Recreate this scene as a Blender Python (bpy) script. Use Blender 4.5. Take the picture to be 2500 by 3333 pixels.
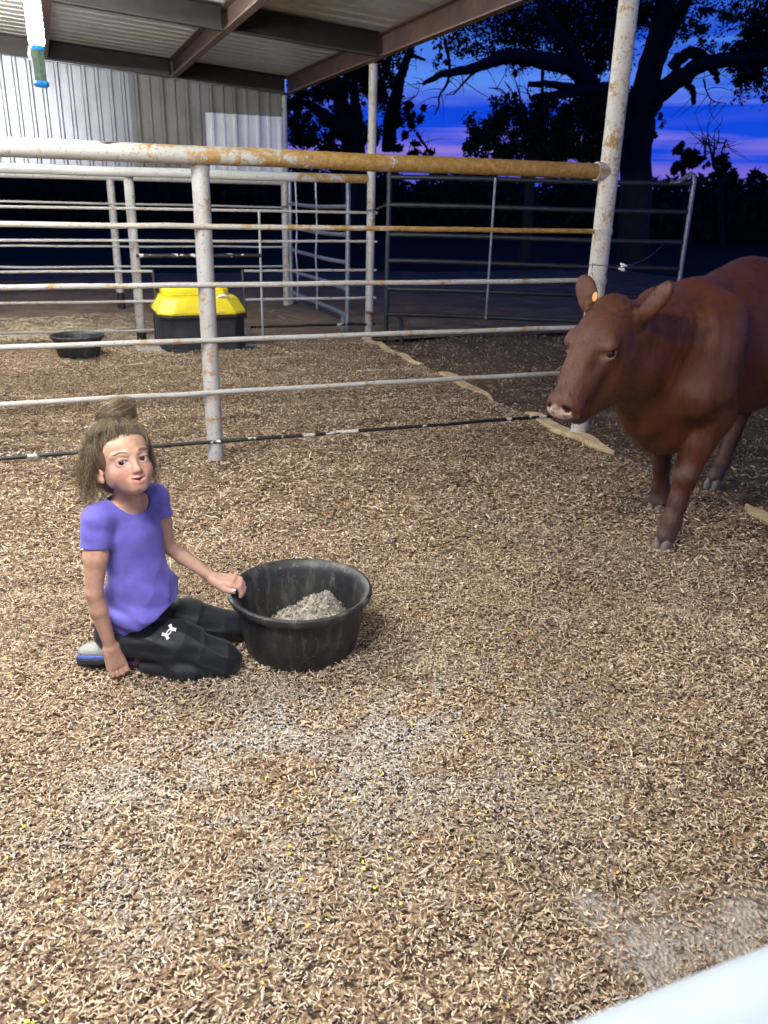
import bpy, math
import numpy as np
from mathutils import Matrix, Vector
R = math.radians
rng = np.random.default_rng(7)
for o in list(bpy.data.objects): bpy.data.objects.remove(o)
S = bpy.context.scene
COL = S.collection

# ------------------------------------------------------------------ camera
FPX, PITCH, ROLL, YAW, CAMH = 2622.7, 0.36892, 0.025336, 0.38709, 1.4
def _axes():
    f = np.array([0, math.cos(PITCH), -math.sin(PITCH)]); r = np.array([1., 0, 0]); u = np.cross(r, f)
    c, s = math.cos(ROLL), math.sin(ROLL)
    m = np.stack([c*r + s*u, -s*r + c*u, f])
    z = np.array([[math.cos(YAW), math.sin(YAW), 0], [-math.sin(YAW), math.cos(YAW), 0], [0, 0, 1]])
    return z @ m.T                      # columns: right, up, forward
AX = _axes()
CAM = np.array([0, 0, CAMH])
cd = bpy.data.cameras.new('camera'); cam = bpy.data.objects.new('camera', cd); COL.objects.link(cam)
m4 = Matrix.Identity(4)
for i in range(3):
    m4[i][0] = AX[i, 0]; m4[i][1] = AX[i, 1]; m4[i][2] = -AX[i, 2]; m4[i][3] = CAM[i]
cam.matrix_world = m4
cd.sensor_fit = 'VERTICAL'; cd.sensor_height = 36; cd.lens = FPX/3333*36
cd.clip_start = 0.02; cd.clip_end = 600
cd.dof.use_dof = True; cd.dof.focus_distance = 2.7; cd.dof.aperture_fstop = 6
S.camera = cam
S.render.resolution_x = 768; S.render.resolution_y = 1024
S.view_settings.view_transform = 'Standard'; S.view_settings.look = 'None'
S.view_settings.exposure = 0; S.view_settings.gamma = 1
S.cycles.use_denoising = True
S.cycles.max_bounces = 6
S.cycles.sample_clamp_indirect = 6

def at(x, y, Y=None, X=None, z=None, dist=None):
    """world point on the sight line of a place in the photograph (1659 px wide), at a given plane"""
    s = 2500/1659.
    d = AX @ np.array([(x-829.5)*s/FPX, -(y-1106)*s/FPX, 1.])
    if Y is not None: t = Y/d[1]
    elif X is not None: t = X/d[0]
    elif z is not None: t = (z-CAMH)/d[2]
    else: t = dist/np.linalg.norm(d)
    return CAM + d*t

# ------------------------------------------------------------------ dusk sky
W = bpy.data.worlds.new('World'); S.world = W; W.use_nodes = True
nt = W.node_tree; N = nt.nodes; L = nt.links; N.clear()
def nd(t, **k):
    n = N.new(t)
    for a, b in k.items(): setattr(n, a, b)
    return n
def ramp_set(n, pts):
    e = n.color_ramp.elements
    while len(e) > 1: e.remove(e[-1])
    e[0].position = pts[0][0]; e[0].color = pts[0][1]
    for p, c in pts[1:]:
        q = e.new(p); q.color = c
out = nd('ShaderNodeOutputWorld'); bg = nd('ShaderNodeBackground'); tc = nd('ShaderNodeTexCoord')
sep = nd('ShaderNodeSeparateXYZ'); L.new(tc.outputs['Generated'], sep.inputs[0])
grad = nd('ShaderNodeValToRGB')
ramp_set(grad, [(0.0, (.012, .050, .60, 1)), (.03, (.008, .070, .76, 1)), (.12, (.004, .062, .72, 1)), (.22, (.003, .050, .56, 1)), (.3, (.002, .032, .36, 1)), (.5, (.001, .018, .20, 1)), (1, (.001, .007, .08, 1))])
L.new(sep.outputs['Z'], grad.inputs[0])
mp = nd('ShaderNodeMapping'); mp.inputs['Scale'].default_value = (2.2, 2.2, 17); mp.inputs['Rotation'].default_value = (R(3), R(-5), 0)
mp.inputs['Location'].default_value = (.7, .2, .35)
L.new(tc.outputs['Generated'], mp.inputs[0])
nz = nd('ShaderNodeTexNoise'); nz.inputs['Scale'].default_value = 1.0; nz.inputs['Detail'].default_value = 4; nz.inputs['Roughness'].default_value = .45
nz.inputs['Distortion'].default_value = .4
L.new(mp.outputs[0], nz.inputs['Vector'])
cr = nd('ShaderNodeValToRGB'); ramp_set(cr, [(.40, (0, 0, 0, 1)), (.57, (1, 1, 1, 1))]); L.new(nz.outputs['Fac'], cr.inputs[0])
ccol = nd('ShaderNodeValToRGB'); ramp_set(ccol, [(.0, (.16, .11, .50, 1)), (.055, (.34, .22, .70, 1)), (.085, (.25, .25, .82, 1)), (.12, (.11, .28, .88, 1)), (.2, (.06, .22, .80, 1)), (.3, (.02, .09, .42, 1)), (1, (.004, .015, .1, 1))])
L.new(sep.outputs['Z'], ccol.inputs[0])
band = nd('ShaderNodeValToRGB'); ramp_set(band, [(.0, (.3, .3, .3, 1)), (.05, (1, 1, 1, 1)), (.22, (.9, .9, .9, 1)), (.34, (.35, .35, .35, 1)), (1, (.2, .2, .2, 1))])
L.new(sep.outputs['Z'], band.inputs[0])
mp2 = nd('ShaderNodeMapping'); mp2.inputs['Scale'].default_value = (1.5, 1.5, 30); mp2.inputs['Rotation'].default_value = (R(-2), R(4), 0); mp2.inputs['Location'].default_value = (3.1, 1.7, .9)
L.new(tc.outputs['Generated'], mp2.inputs[0])
nz2 = nd('ShaderNodeTexNoise'); nz2.inputs['Scale'].default_value = 1.0; nz2.inputs['Detail'].default_value = 5; nz2.inputs['Distortion'].default_value = .5; L.new(mp2.outputs[0], nz2.inputs['Vector'])
cr2 = nd('ShaderNodeValToRGB'); ramp_set(cr2, [(.47, (0, 0, 0, 1)), (.60, (.85, .85, .85, 1))]); L.new(nz2.outputs['Fac'], cr2.inputs[0])
cmax = nd('ShaderNodeMath', operation='MAXIMUM'); L.new(cr.outputs[0], cmax.inputs[0]); L.new(cr2.outputs[0], cmax.inputs[1])
mul = nd('ShaderNodeMath', operation='MULTIPLY'); L.new(cmax.outputs[0], mul.inputs[0]); L.new(band.outputs[0], mul.inputs[1])
mul2 = nd('ShaderNodeMath', operation='MULTIPLY'); mul2.inputs[1].default_value = .95; L.new(mul.outputs[0], mul2.inputs[0])
mx = nd('ShaderNodeMix', data_type='RGBA'); L.new(mul2.outputs[0], mx.inputs[0]); L.new(grad.outputs[0], mx.inputs[6]); L.new(ccol.outputs[0], mx.inputs[7])
L.new(mx.outputs[2], bg.inputs[0]); bg.inputs[1].default_value = 1.0
L.new(bg.outputs[0], out.inputs[0])

LAMP_HANG, LAMP_NEAR, FILL_MID, LAMP_FAR, FILL_FRONT = 330, 730, 760, 760, 220      # emission strengths of the barn lamps; mid and front are added fill

# ------------------------------------------------------------------ materials
def newmat(name):
    m = bpy.data.materials.new(name); m.use_nodes = True
    t = m.node_tree; b = t.nodes['Principled BSDF']
    return m, t, b
def node(t, ty, **k):
    n = t.nodes.new(ty)
    for a, b in k.items(): setattr(n, a, b)
    return n
def rgba(c): return (c[0], c[1], c[2], 1)
def noise(t, scale, detail=4, rough=.55, vec=None, dist=0):
    n = node(t, 'ShaderNodeTexNoise'); n.inputs['Scale'].default_value = scale
    n.inputs['Detail'].default_value = detail; n.inputs['Roughness'].default_value = rough; n.inputs['Distortion'].default_value = dist
    if vec is not None: t.links.new(vec, n.inputs['Vector'])
    return n.outputs['Fac']
def ramp(t, fac, pts):
    n = node(t, 'ShaderNodeValToRGB'); ramp_set(n, [(p, rgba(c) if hasattr(c, '__len__') else (c, c, c, 1)) for p, c in pts])
    t.links.new(fac, n.inputs[0]); return n.outputs[0]
def mixc(t, fac, a, b, mode='MIX'):
    n = node(t, 'ShaderNodeMix', data_type='RGBA', blend_type=mode)
    if hasattr(fac, 'links') or not isinstance(fac, (int, float)): t.links.new(fac, n.inputs[0])
    else: n.inputs[0].default_value = fac
    for v, i in ((a, 6), (b, 7)):
        if isinstance(v, (tuple, list)): n.inputs[i].default_value = rgba(v)
        else: t.links.new(v, n.inputs[i])
    return n.outputs[2]
def mathn(t, op, a, b=None):
    n = node(t, 'ShaderNodeMath', operation=op)
    for v, i in ((a, 0), (b, 1)):
        if v is None: continue
        if isinstance(v, (int, float)): n.inputs[i].default_value = v
        else: t.links.new(v, n.inputs[i])
    return n.outputs[0]
def bump(t, b, h, strength=.3, dist=.01):
    n = node(t, 'ShaderNodeBump'); n.inputs['Strength'].default_value = strength; n.inputs['Distance'].default_value = dist
    t.links.new(h, n.inputs['Height']); t.links.new(n.outputs[0], b.inputs['Normal'])
def objco(t, scale=None):
    c = node(t, 'ShaderNodeTexCoord').outputs['Object']
    if scale is None: return c
    m = node(t, 'ShaderNodeMapping'); m.inputs['Scale'].default_value = scale; t.links.new(c, m.inputs[0]); return m.outputs[0]
def plain(name, col, rough=.6, metal=0, var=.25, nscale=12, bmp=0, spec=.5, sheen=0):
    m, t, b = newmat(name)
    v = objco(t); f = noise(t, nscale, 5, .6, v)
    c = ramp(t, f, [(.3, tuple(x*(1-var) for x in col)), (.7, tuple(min(1, x*(1+var)) for x in col))])
    t.links.new(c, b.inputs['Base Color']); b.inputs['Roughness'].default_value = rough; b.inputs['Metallic'].default_value = metal
    b.inputs['Specular IOR Level'].default_value = spec
    if sheen: b.inputs['Sheen Weight'].default_value = sheen
    if bmp: bump(t, b, noise(t, nscale*6, 4, .6, v), bmp, .004)
    return m
def painted_pipe(name, paint, rust_from=None, rust_to=None, wear=.5, black=False, flakes=False):
    """white enamel over pipe with yellow-brown rust; rust grows along the local x axis from rust_from to rust_to"""
    m, t, b = newmat(name)
    v = objco(t); n1 = noise(t, 9, 6, .65, v, .3); n2 = noise(t, 38, 5, .7, v); n3 = noise(t, 3, 3, .5, v)
    s = mathn(t, 'ADD', mathn(t, 'MULTIPLY', n1, .6), mathn(t, 'MULTIPLY', n2, .4))
    if rust_from is not None:
        sx = node(t, 'ShaderNodeSeparateXYZ'); t.links.new(v, sx.inputs[0])
        mr = node(t, 'ShaderNodeMapRange'); mr.inputs[1].default_value = rust_from; mr.inputs[2].default_value = rust_to
        mr.inputs[3].default_value = -.03; mr.inputs[4].default_value = .30; t.links.new(sx.outputs[0], mr.inputs[0])
        s = mathn(t, 'ADD', s, mr.outputs[0])
    mask = ramp(t, s, [(wear+.06, 0.), (wear+.12, 1.)])
    dirt = ramp(t, n3, [(.3, paint), (.75, tuple(x*q for x, q in zip(paint, (.78, .74, .66))))])
    sp = ramp(t, noise(t, 60, 3, .7, v), [(.60, 0.), (.66, .8)])
    dirt = mixc(t, sp, dirt, (.16, .13, .10))
    rust = ramp(t, n2, [(.25, (.14, .072, .018)), (.5, (.31, .178, .042)), (.75, (.44, .31, .14))])
    c = mixc(t, mask, dirt, rust)
    if black:
        bk = ramp(t, noise(t, 7, 3, .6, v), [(.41, 0.), (.43, 1.)]); c = mixc(t, bk, c, (.012, .010, .009))
    if flakes:
        fk = ramp(t, noise(t, 1, 3, .5, objco(t, (5, 9, 9))), [(.655, 0.), (.665, 1.)]); fk = mixc(t, mask, fk, (0, 0, 0)); c = mixc(t, fk, c, (.02, .012, .010))
    t.links.new(c, b.inputs['Base Color']); b.inputs['Roughness'].default_value = .5
    bump(t, b, s, .35, .006)
    return m
PAINT = (.46, .47, .455)
M = {}
M['pipe'] = painted_pipe('white_pipe_paint', PAINT, wear=.50)
M['post'] = painted_pipe('post_paint', (.46, .465, .46), wear=.47)
M['post_stained'] = painted_pipe('stained_post_paint', (.60, .59, .55), wear=.455)
M['rail_rust'] = painted_pipe('rusting_top_rail_paint', PAINT, rust_from=-1.2, rust_to=1.5, wear=.54, flakes=True)
M['rod'] = painted_pipe('rod_paint', (.44, .44, .425), wear=.49)
M['rod_rust'] = painted_pipe('rusty_rod_paint', (.45, .43, .38), rust_from=-1.0, rust_to=3.5, wear=.49)
M['rod_black'] = painted_pipe('flaked_black_rod', (.66, .65, .6), wear=.6, black=True)
M['near_rail'] = plain('clean_white_pipe', (.27, .31, .35), .4, 0, .14, 5)
M['tar'] = plain('black_tar', (.014, .012, .011), .55)
M['galv'] = plain('galvanised_gate', (.26, .28, .30), .42, .55, .25, 20)
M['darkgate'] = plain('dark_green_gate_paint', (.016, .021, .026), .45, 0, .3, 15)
M['steel'] = plain('dark_bare_steel', (.09, .075, .065), .5, .5, .3, 25)
M['chain'] = plain('chain_steel', (.12, .115, .11), .4, .8, .2, 60)
def beammat():
    m, t, b = newmat('red_oxide_primer'); v = objco(t)
    f = noise(t, 6, 6, .6, v); c = ramp(t, f, [(.3, (.105, .062, .050)), (.55, (.15, .092, .072)), (.8, (.22, .15, .12))])
    d = ramp(t, noise(t, 45, 4, .7, v), [(.6, 0.), (.75, .5)]); c = mixc(t, d, c, (.26, .21, .18))
    t.links.new(c, b.inputs['Base Color']); b.inputs['Roughness'].default_value = .62
    return m
M['beam'] = beammat()
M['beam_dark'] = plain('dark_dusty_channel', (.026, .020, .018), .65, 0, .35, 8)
def sheetmat(name, c0, c1, metal, rough):
    m, t, b = newmat(name); v = objco(t)
    f = noise(t, 2.3, 5, .6, v); g = noise(t, 60, 3, .6, v)
    c = ramp(t, f, [(.3, c0), (.7, c1)]); c = mixc(t, ramp(t, g, [(.35, 0.), (.7, .25)]), c, tuple(x*.7 for x in c0))
    st = noise(t, 1., 4, .6, objco(t, (9, 9, .9))); c = mixc(t, ramp(t, st, [(.52, 0.), (.72, .4)]), c, tuple(x*.6 for x in c0))
    t.links.new(c, b.inputs['Base Color']); b.inputs['Metallic'].default_value = metal; b.inputs['Roughness'].default_value = rough
    return m
M['sheet_bright'] = sheetmat('new_galvanised_sheet', (.17, .18, .20), (.25, .265, .295), .4, .34)
M['sheet_dull'] = sheetmat('weathered_sheet', (.12, .117, .11), (.18, .176, .165), .2, .6)
M['sheet_patch'] = sheetmat('bright_patch_sheet', (.50, .53, .57), (.66, .69, .73), .25, .35)
M['sheet_roof'] = sheetmat('roof_underside_sheet', (.62, .61, .59), (.78, .77, .74), .3, .36)
def emis(name, col, s):
    m, t, b = newmat(name); b.inputs['Base Color'].default_value = (.8, .8, .8, 1)
    b.inputs['Emission Color'].default_value = rgba(col); b.inputs['Emission Strength'].default_value = s; return m
M['tube_hang'] = emis('lit_tube', (.94, .98, 1), LAMP_HANG)
M['tube_near'] = emis('lit_tube_near', (1, .985, .95), LAMP_NEAR)
M['fill_mid'] = emis('lit_fill_mid', (1, .985, .95), FILL_MID)
M['fill_front'] = emis('lit_fill_front', (1, .985, .95), FILL_FRONT)
M['tube_far'] = emis('lit_tube_far', (1, .97, .90), LAMP_FAR)
M['lamp_body'] = plain('dusty_green_housing', (.10, .15, .10), .35, .0, .5, 30, spec=.7)
M['blue_cap'] = plain('blue_plastic_cap', (.01, .22, .62), .3, 0, .1, 20)
M['white_plastic'] = plain('white_plastic', (.8, .8, .78), .4, 0, .06, 20)
def yellowmat():
    m, t, b = newmat('scuffed_yellow_plastic'); v = objco(t); c = ramp(t, noise(t, 5, 6, .65, v), [(.3, (.66, .52, .014)), (.6, (.86, .70, .012))])
    sc = ramp(t, noise(t, 1, 5, .75, objco(t, (9, 60, 30)), .8), [(.60, 0.), (.66, .55)]); c = mixc(t, sc, c, (.22, .17, .05))
    c = mixc(t, ramp(t, noise(t, 11, 5, .7, v), [(.55, 0.), (.75, .35)]), c, (.62, .56, .40))
    t.links.new(c, b.inputs['Base Color']); b.inputs['Roughness'].default_value = .48; return m
M['yellow'] = yellowmat()
M['blackpoly'] = plain('black_poly', (.022, .024, .026), .5, 0, .4, 14, .1)
def rubber():
    m, t, b = newmat('dusty_black_rubber'); v = objco(t)
    c = ramp(t, noise(t, 7, 6, .65, v), [(.35, (.010, .011, .012)), (.75, (.030, .031, .031))])
    sm = ramp(t, noise(t, 1, 6, .7, objco(t, (26, 26, 5))), [(.50, 0.), (.70, .7)])
    c = mixc(t, sm, c, (.12, .115, .10))
    sp = ramp(t, noise(t, 75, 4, .85, v), [(.635, 0.), (.68, .7)]); c = mixc(t, sp, c, (.34, .32, .28))
    t.links.new(c, b.inputs['Base Color']); b.inputs['Roughness'].default_value = .5
    bump(t, b, noise(t, 50, 4, .6, v), .25, .003); return m
M['rubber'] = rubber()
def attrmat(name, rough=.6, sheen=0, bscale=0, bst=.2, spec=.4, sss=0, bdist=.003, mult=None, rnd=0):
    m, t, b = newmat(name); a = node(t, 'ShaderNodeAttribute', attribute_name='tint'); c = a.outputs['Color']
    if mult:
        f = noise(t, mult, 5, .6, objco(t)); c = mixc(t, 1.0, c, ramp(t, f, [(.3, .72 if sheen else .86), (.7, 1.15 if sheen else 1.1)]), 'MULTIPLY')
    if rnd:
        g = node(t, 'ShaderNodeNewGeometry'); c = mixc(t, 1.0, c, ramp(t, g.outputs['Random Per Island'], [(0, 1-rnd), (1, 1+rnd)]), 'MULTIPLY')
    t.links.new(c, b.inputs['Base Color']); b.inputs['Roughness'].default_value = rough; b.inputs['Specular IOR Level'].default_value = spec
    if sheen: b.inputs['Sheen Weight'].default_value = sheen; b.inputs['Sheen Roughness'].default_value = .4
    if sss:
        b.inputs['Subsurface Weight'].default_value = sss; b.inputs['Subsurface Radius'].default_value = (.012, .004, .002); b.inputs['Subsurface Scale'].default_value = .5
    if bscale: bump(t, b, noise(t, bscale, 5, .65, objco(t)), bst, bdist)
    return m
M['skin'] = attrmat('skin', .48, 0, 260, .16, .4, .18, mult=55)
M['shirt'] = attrmat('violet_cotton', .85, .15, 420, .12, .2, mult=14)
M['pants'] = attrmat('black_track_cloth', .62, .08, 500, .08, .35, mult=16)
M['coathair'] = attrmat('coat_hair', .55, spec=.25)
M['hair'] = attrmat('brown_hair', .42, 0, 0, spec=.5, rnd=.4)
M['chips'] = attrmat('wood_shavings', .8, spec=.2)
M['straw'] = attrmat('straw', .7, spec=.3)
M['leaf'] = attrmat('leaves', .7, spec=.2)
M['feed'] = attrmat('ground_feed', .9, spec=.15, bscale=200, bst=.5)
def cowmat():
    m, t, b = newmat('red_brown_coat'); a = node(t, 'ShaderNodeAttribute', attribute_name='tint')
    v = objco(t, (38, 38, 9)); f = noise(t, 1.2, 6, .65, v, .6); g = noise(t, 5, 4, .6, objco(t))
    c = mixc(t, 1.0, a.outputs['Color'], ramp(t, f, [(.3, .72), (.7, 1.22)]), 'MULTIPLY')
    c = mixc(t, 1.0, c, ramp(t, g, [(.3, .82), (.7, 1.15)]), 'MULTIPLY')
    t.links.new(c, b.inputs['Base Color']); b.inputs['Roughness'].default_value = .42; b.inputs['Specular IOR Level'].default_value = .36
    b.inputs['Sheen Weight'].default_value = .04; b.inputs['Sheen Roughness'].default_value = .35; b.inputs['Sheen Tint'].default_value = (.75, .62, .55, 1)
    fur = noise(t, 1, 5, .7, objco(t, (230, 230, 55)), .5)
    bump(t, b, mathn(t, 'ADD', fur, mathn(t, 'MULTIPLY', f, 1.2)), .5, .006); return m
M['coat'] = cowmat()
M['hoof'] = plain('hoof_horn', (.14, .12, .10), .55, 0, .4, 40)
M['eyeball'] = plain('eye_white', (.75, .72, .70), .12, 0, .03, 30)
M['iris'] = plain('dark_brown_iris', (.02, .012, .008), .08, 0, .2, 300)
M['cow_eye'] = plain('dark_cow_eye', (.006, .004, .004), .06, 0, .2, 100)
M['tag'] = plain('orange_ear_tag', (.80, .42, .13), .4, 0, .05, 50)
M['print'] = plain('white_print', (.82, .82, .80), .6, 0, .02, 50)
M['shoe_grey'] = plain('grey_suede', (.34, .34, .31), .9, 0, .15, 50, .1)
M['shoe_blue'] = plain('blue_midsole', (.06, .10, .33), .6, 0, .1, 50)
M['shoe_lilac'] = plain('lilac_knit', (.11, .11, .30), .8, 0, .35, 160)
M['shoe_sole'] = plain('black_outsole', (.012, .012, .013), .6, 0, .2, 50)
M['sock'] = plain('purple_sock', (.30, .06, .42), .8, 0, .1, 80)
M['nail'] = plain('white_nail_polish', (.85, .85, .84), .15, 0, .02, 50)
M['lash'] = plain('dark_lashes', (.03, .02, .015), .6)
M['brow'] = plain('brown_brow_hair', (.12, .075, .045), .7)
M['mouth'] = plain('mouth_inside', (.03, .008, .008), .5)
M['bark'] = plain('dark_bark', (.022, .019, .016), .9, 0, .35, 6, .4)
def groundmat(name, cols, scale, chips=0, dust=False):
    m, t, b = newmat(name); v = objco(t)
    f = noise(t, scale, 8, .7, v); c = ramp(t, f, [(.28, cols[0]), (.5, cols[1]), (.72, cols[2])])
    vo = node(t, 'ShaderNodeTexVoronoi'); vo.inputs['Scale'].default_value = scale*22; t.links.new(v, vo.inputs['Vector'])
    if chips:
        mp = node(t, 'ShaderNodeMapping'); mp.inputs['Scale'].default_value = (1, 2.2, 1); mp.inputs['Rotation'].default_value = (0, 0, .6); t.links.new(v, mp.inputs[0])
        vo2 = node(t, 'ShaderNodeTexVoronoi'); vo2.inputs['Scale'].default_value = 62; t.links.new(mp.outputs[0], vo2.inputs['Vector'])
        sep = node(t, 'ShaderNodeSeparateColor'); t.links.new(vo2.outputs['Color'], sep.inputs[0])
        c = mixc(t, ramp(t, sep.outputs[0], [(.45, 0.), (.62, chips)]), c, (.36, .26, .155))
    if dust:
        a = node(t, 'ShaderNodeAttribute', attribute_name='tint'); ss = node(t, 'ShaderNodeSeparateColor'); t.links.new(a.outputs['Color'], ss.inputs[0])
        k = ramp(t, mathn(t, 'ADD', ss.outputs[0], mathn(t, 'MULTIPLY', mathn(t, 'SUBTRACT', noise(t, 14, 6, .7, v), .5), .6)), [(.35, 0.), (.6, 1.)])
        c = mixc(t, k, c, ramp(t, noise(t, 40, 5, .7, v), [(.3, (.24, .21, .175)), (.7, (.42, .385, .335))]))
    t.links.new(c, b.inputs['Base Color']); b.inputs['Roughness'].default_value = .95; b.inputs['Specular IOR Level'].default_value = .1
    bump(t, b, mathn(t, 'ADD', f, mathn(t, 'MULTIPLY', vo.outputs['Distance'], .4)), .7, .03); return m
M['bedding'] = groundmat('bedding_base', ((.030, .020, .014), (.06, .041, .028), (.11, .075, .05)), 5, .9, True)
M['dirt'] = groundmat('trampled_dirt', ((.085, .064, .046), (.17, .128, .092), (.27, .21, .15)), 2.2, .3)
M['manure'] = groundmat('trampled_manure', ((.035, .026, .020), (.075, .057, .043), (.14, .108, .08)), 4.5, .22)
M['pasture'] = groundmat('pasture', ((.012, .022, .008), (.02, .035, .012), (.03, .045, .018)), .8)
M['concrete'] = plain('dusty_concrete', (.30, .275, .24), .9, 0, .3, 14, .3)
M['board'] = plain('pale_board', (.50, .39, .21), .8, 0, .3, 9, .2)

# ------------------------------------------------------------------ object helpers
def tag(o, label=None, cat=None, group=None, kind=None):
    if label: o['label'] = label
    if cat: o['category'] = cat
    if group: o['group'] = group
    if kind: o['kind'] = kind
    return o
def thing(name, label, cat, loc, group=None):
    o = bpy.data.objects.new(name, None); o.location = loc; o.empty_display_size = .1; COL.objects.link(o)
    return tag(o, label, cat, group)
ORG = {}
def link(name, me, mat, parent=None, loc=None):
    """mesh in world coordinates -> object whose origin sits at its thing's base"""
    o = bpy.data.objects.new(name, me); COL.objects.link(o)
    if parent is not None:
        root = parent
        while root.parent is not None: root = root.parent
        off = Vector(root.location); o.parent = parent
        me.transform(Matrix.Translation(-off))
    elif loc is not None:
        me.transform(Matrix.Translation(-Vector(loc))); o.location = loc
    if mat is not None:
        for m in (mat if isinstance(mat, (list, tuple)) else [mat]): me.materials.append(m)
    return o
def npmesh(name, V, F, smooth=True, tint=None, matidx=None):
    """F: (n,4) or (n,3) int array"""
    V = np.asarray(V, np.float32).reshape(-1, 3); F = np.asarray(F, np.int32); k = F.shape[1]; n = len(F)
    me = bpy.data.meshes.new(name)
    me.vertices.add(len(V)); me.vertices.foreach_set('co', V.ravel())
    me.loops.add(n*k); me.loops.foreach_set('vertex_index', F.ravel())
    me.polygons.add(n); me.polygons.foreach_set('loop_start', np.arange(0, n*k, k, dtype=np.int32))
    me.polygons.foreach_set('loop_total', np.full(n, k, np.int32))
    me.polygons.foreach_set('use_smooth', np.full(n, smooth))
    if matidx is not None: me.polygons.foreach_set('material_index', np.asarray(matidx, np.int32))
    if tint is not None:
        a = me.color_attributes.new('tint', 'FLOAT_COLOR', 'POINT')
        c = np.ones((len(V), 4), np.float32); c[:, :3] = tint; a.data.foreach_set('color', c.ravel())
    me.update(calc_edges=True); return me
class MB:
    """collects simple solids into one mesh"""
    def __init__(s): s.v = []; s.f = []; s.n = 0
    def add(s, V, F):
        V = np.asarray(V, float).reshape(-1, 3); s.v.append(V); s.f += [tuple(i+s.n for i in f) for f in F]; s.n += len(V); return s
    def box(s, lo, hi):
        x0, y0, z0 = lo; x1, y1, z1 = hi
        return s.add([(x0,y0,z0),(x1,y0,z0),(x1,y1,z0),(x0,y1,z0),(x0,y0,z1),(x1,y0,z1),(x1,y1,z1),(x0,y1,z1)],
            [(0,3,2,1),(4,5,6,7),(0,1,5,4),(1,2,6,5),(2,3,7,6),(3,0,4,7)])
    def tube(s, P, r, n=12, cap=True, squash=1.):
        P = np.asarray(P, float); k = len(P); r = np.full(k, r) if np.isscalar(r) else np.asarray(r, float)
        T = np.gradient(P, axis=0); T /= np.linalg.norm(T, axis=1)[:, None]+1e-12
        ref = np.array([0, 0, 1.]) if abs(T[0][2]) < .9 else np.array([1., 0, 0])
        u = np.cross(T[0], ref); u /= np.linalg.norm(u); rows = []
        for i in range(k):
            u = u - T[i]*(u@T[i]); u /= np.linalg.norm(u); w = np.cross(T[i], u)
            a = np.linspace(0, 2*np.pi, n, endpoint=False)
            rows.append(P[i] + r[i]*(np.cos(a)[:, None]*u + squash*np.sin(a)[:, None]*w))
        F = [(i*n+j, i*n+(j+1) % n, (i+1)*n+(j+1) % n, (i+1)*n+j) for i in range(k-1) for j in range(n)]
        if cap: F += [tuple(range(n-1, -1, -1)), tuple((k-1)*n+j for j in range(n))]
        return s.add(np.concatenate(rows), F)
    def lathe(s, prof, c, n=48):
        a = np.linspace(0, 2*np.pi, n, endpoint=False); V = []
        for r, z in prof: V += [(c[0]+r*math.cos(t), c[1]+r*math.sin(t), c[2]+z) for t in a]
        k = len(prof); F = [(i*n+j, i*n+(j+1) % n, (i+1)*n+(j+1) % n, (i+1)*n+j) for i in range(k-1) for j in range(n)]
        return s.add(V, F)
    def ring(s, V, F): return s.add(V, F)
    def build(s, name, mat, parent=None, smooth=False, loc=None, bevel=0, autos=None):
        me = bpy.data.meshes.new(name); me.from_pydata(np.concatenate(s.v).tolist(), [], s.f); me.validate(); me.update()
        if smooth:
            me.polygons.foreach_set('use_smooth', [True]*len(me.polygons))
            if autos is None: autos = 40
            me.set_sharp_from_angle(angle=R(autos))
        o = link(name, me, mat, parent, loc)
        if bevel:
            b = o.modifiers.new('bevel', 'BEVEL'); b.width = bevel; b.segments = 2; b.limit_method = 'ANGLE'
        return o
def wob(P0, P1, n=10, amp=.003):
    P0 = np.array(P0, float); P1 = np.array(P1, float); t = np.linspace(0, 1, n)[:, None]
    P = P0+(P1-P0)*t; j = rng.normal(0, amp, (n, 3)); j[0] = j[-1] = 0; return P+j
def fnoise(X, Y, Z, f, seed, n=5):
    g = np.random.default_rng(seed); s = 0
    for i in range(n):
        d = g.normal(size=3); d *= f*g.uniform(.6, 1.5)/np.linalg.norm(d); p = g.uniform(0, 6.28)
        s = s+np.sin(d[0]*X+d[1]*Y+d[2]*Z+p)
    return s/n
def vnoise2(x, y, f, seed):
    """smooth value noise on the plane, 0..1"""
    g = np.random.default_rng(seed); T = g.random((64, 64))
    x = np.asarray(x)*f; y = np.asarray(y)*f
    i = np.floor(x).astype(int); j = np.floor(y).astype(int); u = x-i; v = y-j; u = u*u*(3-2*u); v = v*v*(3-2*v)
    q = lambda a, b: T[a % 64, b % 64]
    return (q(i, j)*(1-u)+q(i+1, j)*u)*(1-v)+(q(i, j+1)*(1-u)+q(i+1, j+1)*u)*v
def hgt(x, y):
    calm = 1-.9*np.exp(-(((x-.35)/.55)**2+((y-2.3)/.45)**2))-.8*np.exp(-(((x-2.6)/.4)**2+((y-2.8)/.4)**2))
    return calm*(.035*(vnoise2(x, y, 1.3, 3)-.5)+.040*(vnoise2(x, y, 3.6, 4)-.5)+.016*(vnoise2(x, y, 9, 5)-.5))

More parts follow.
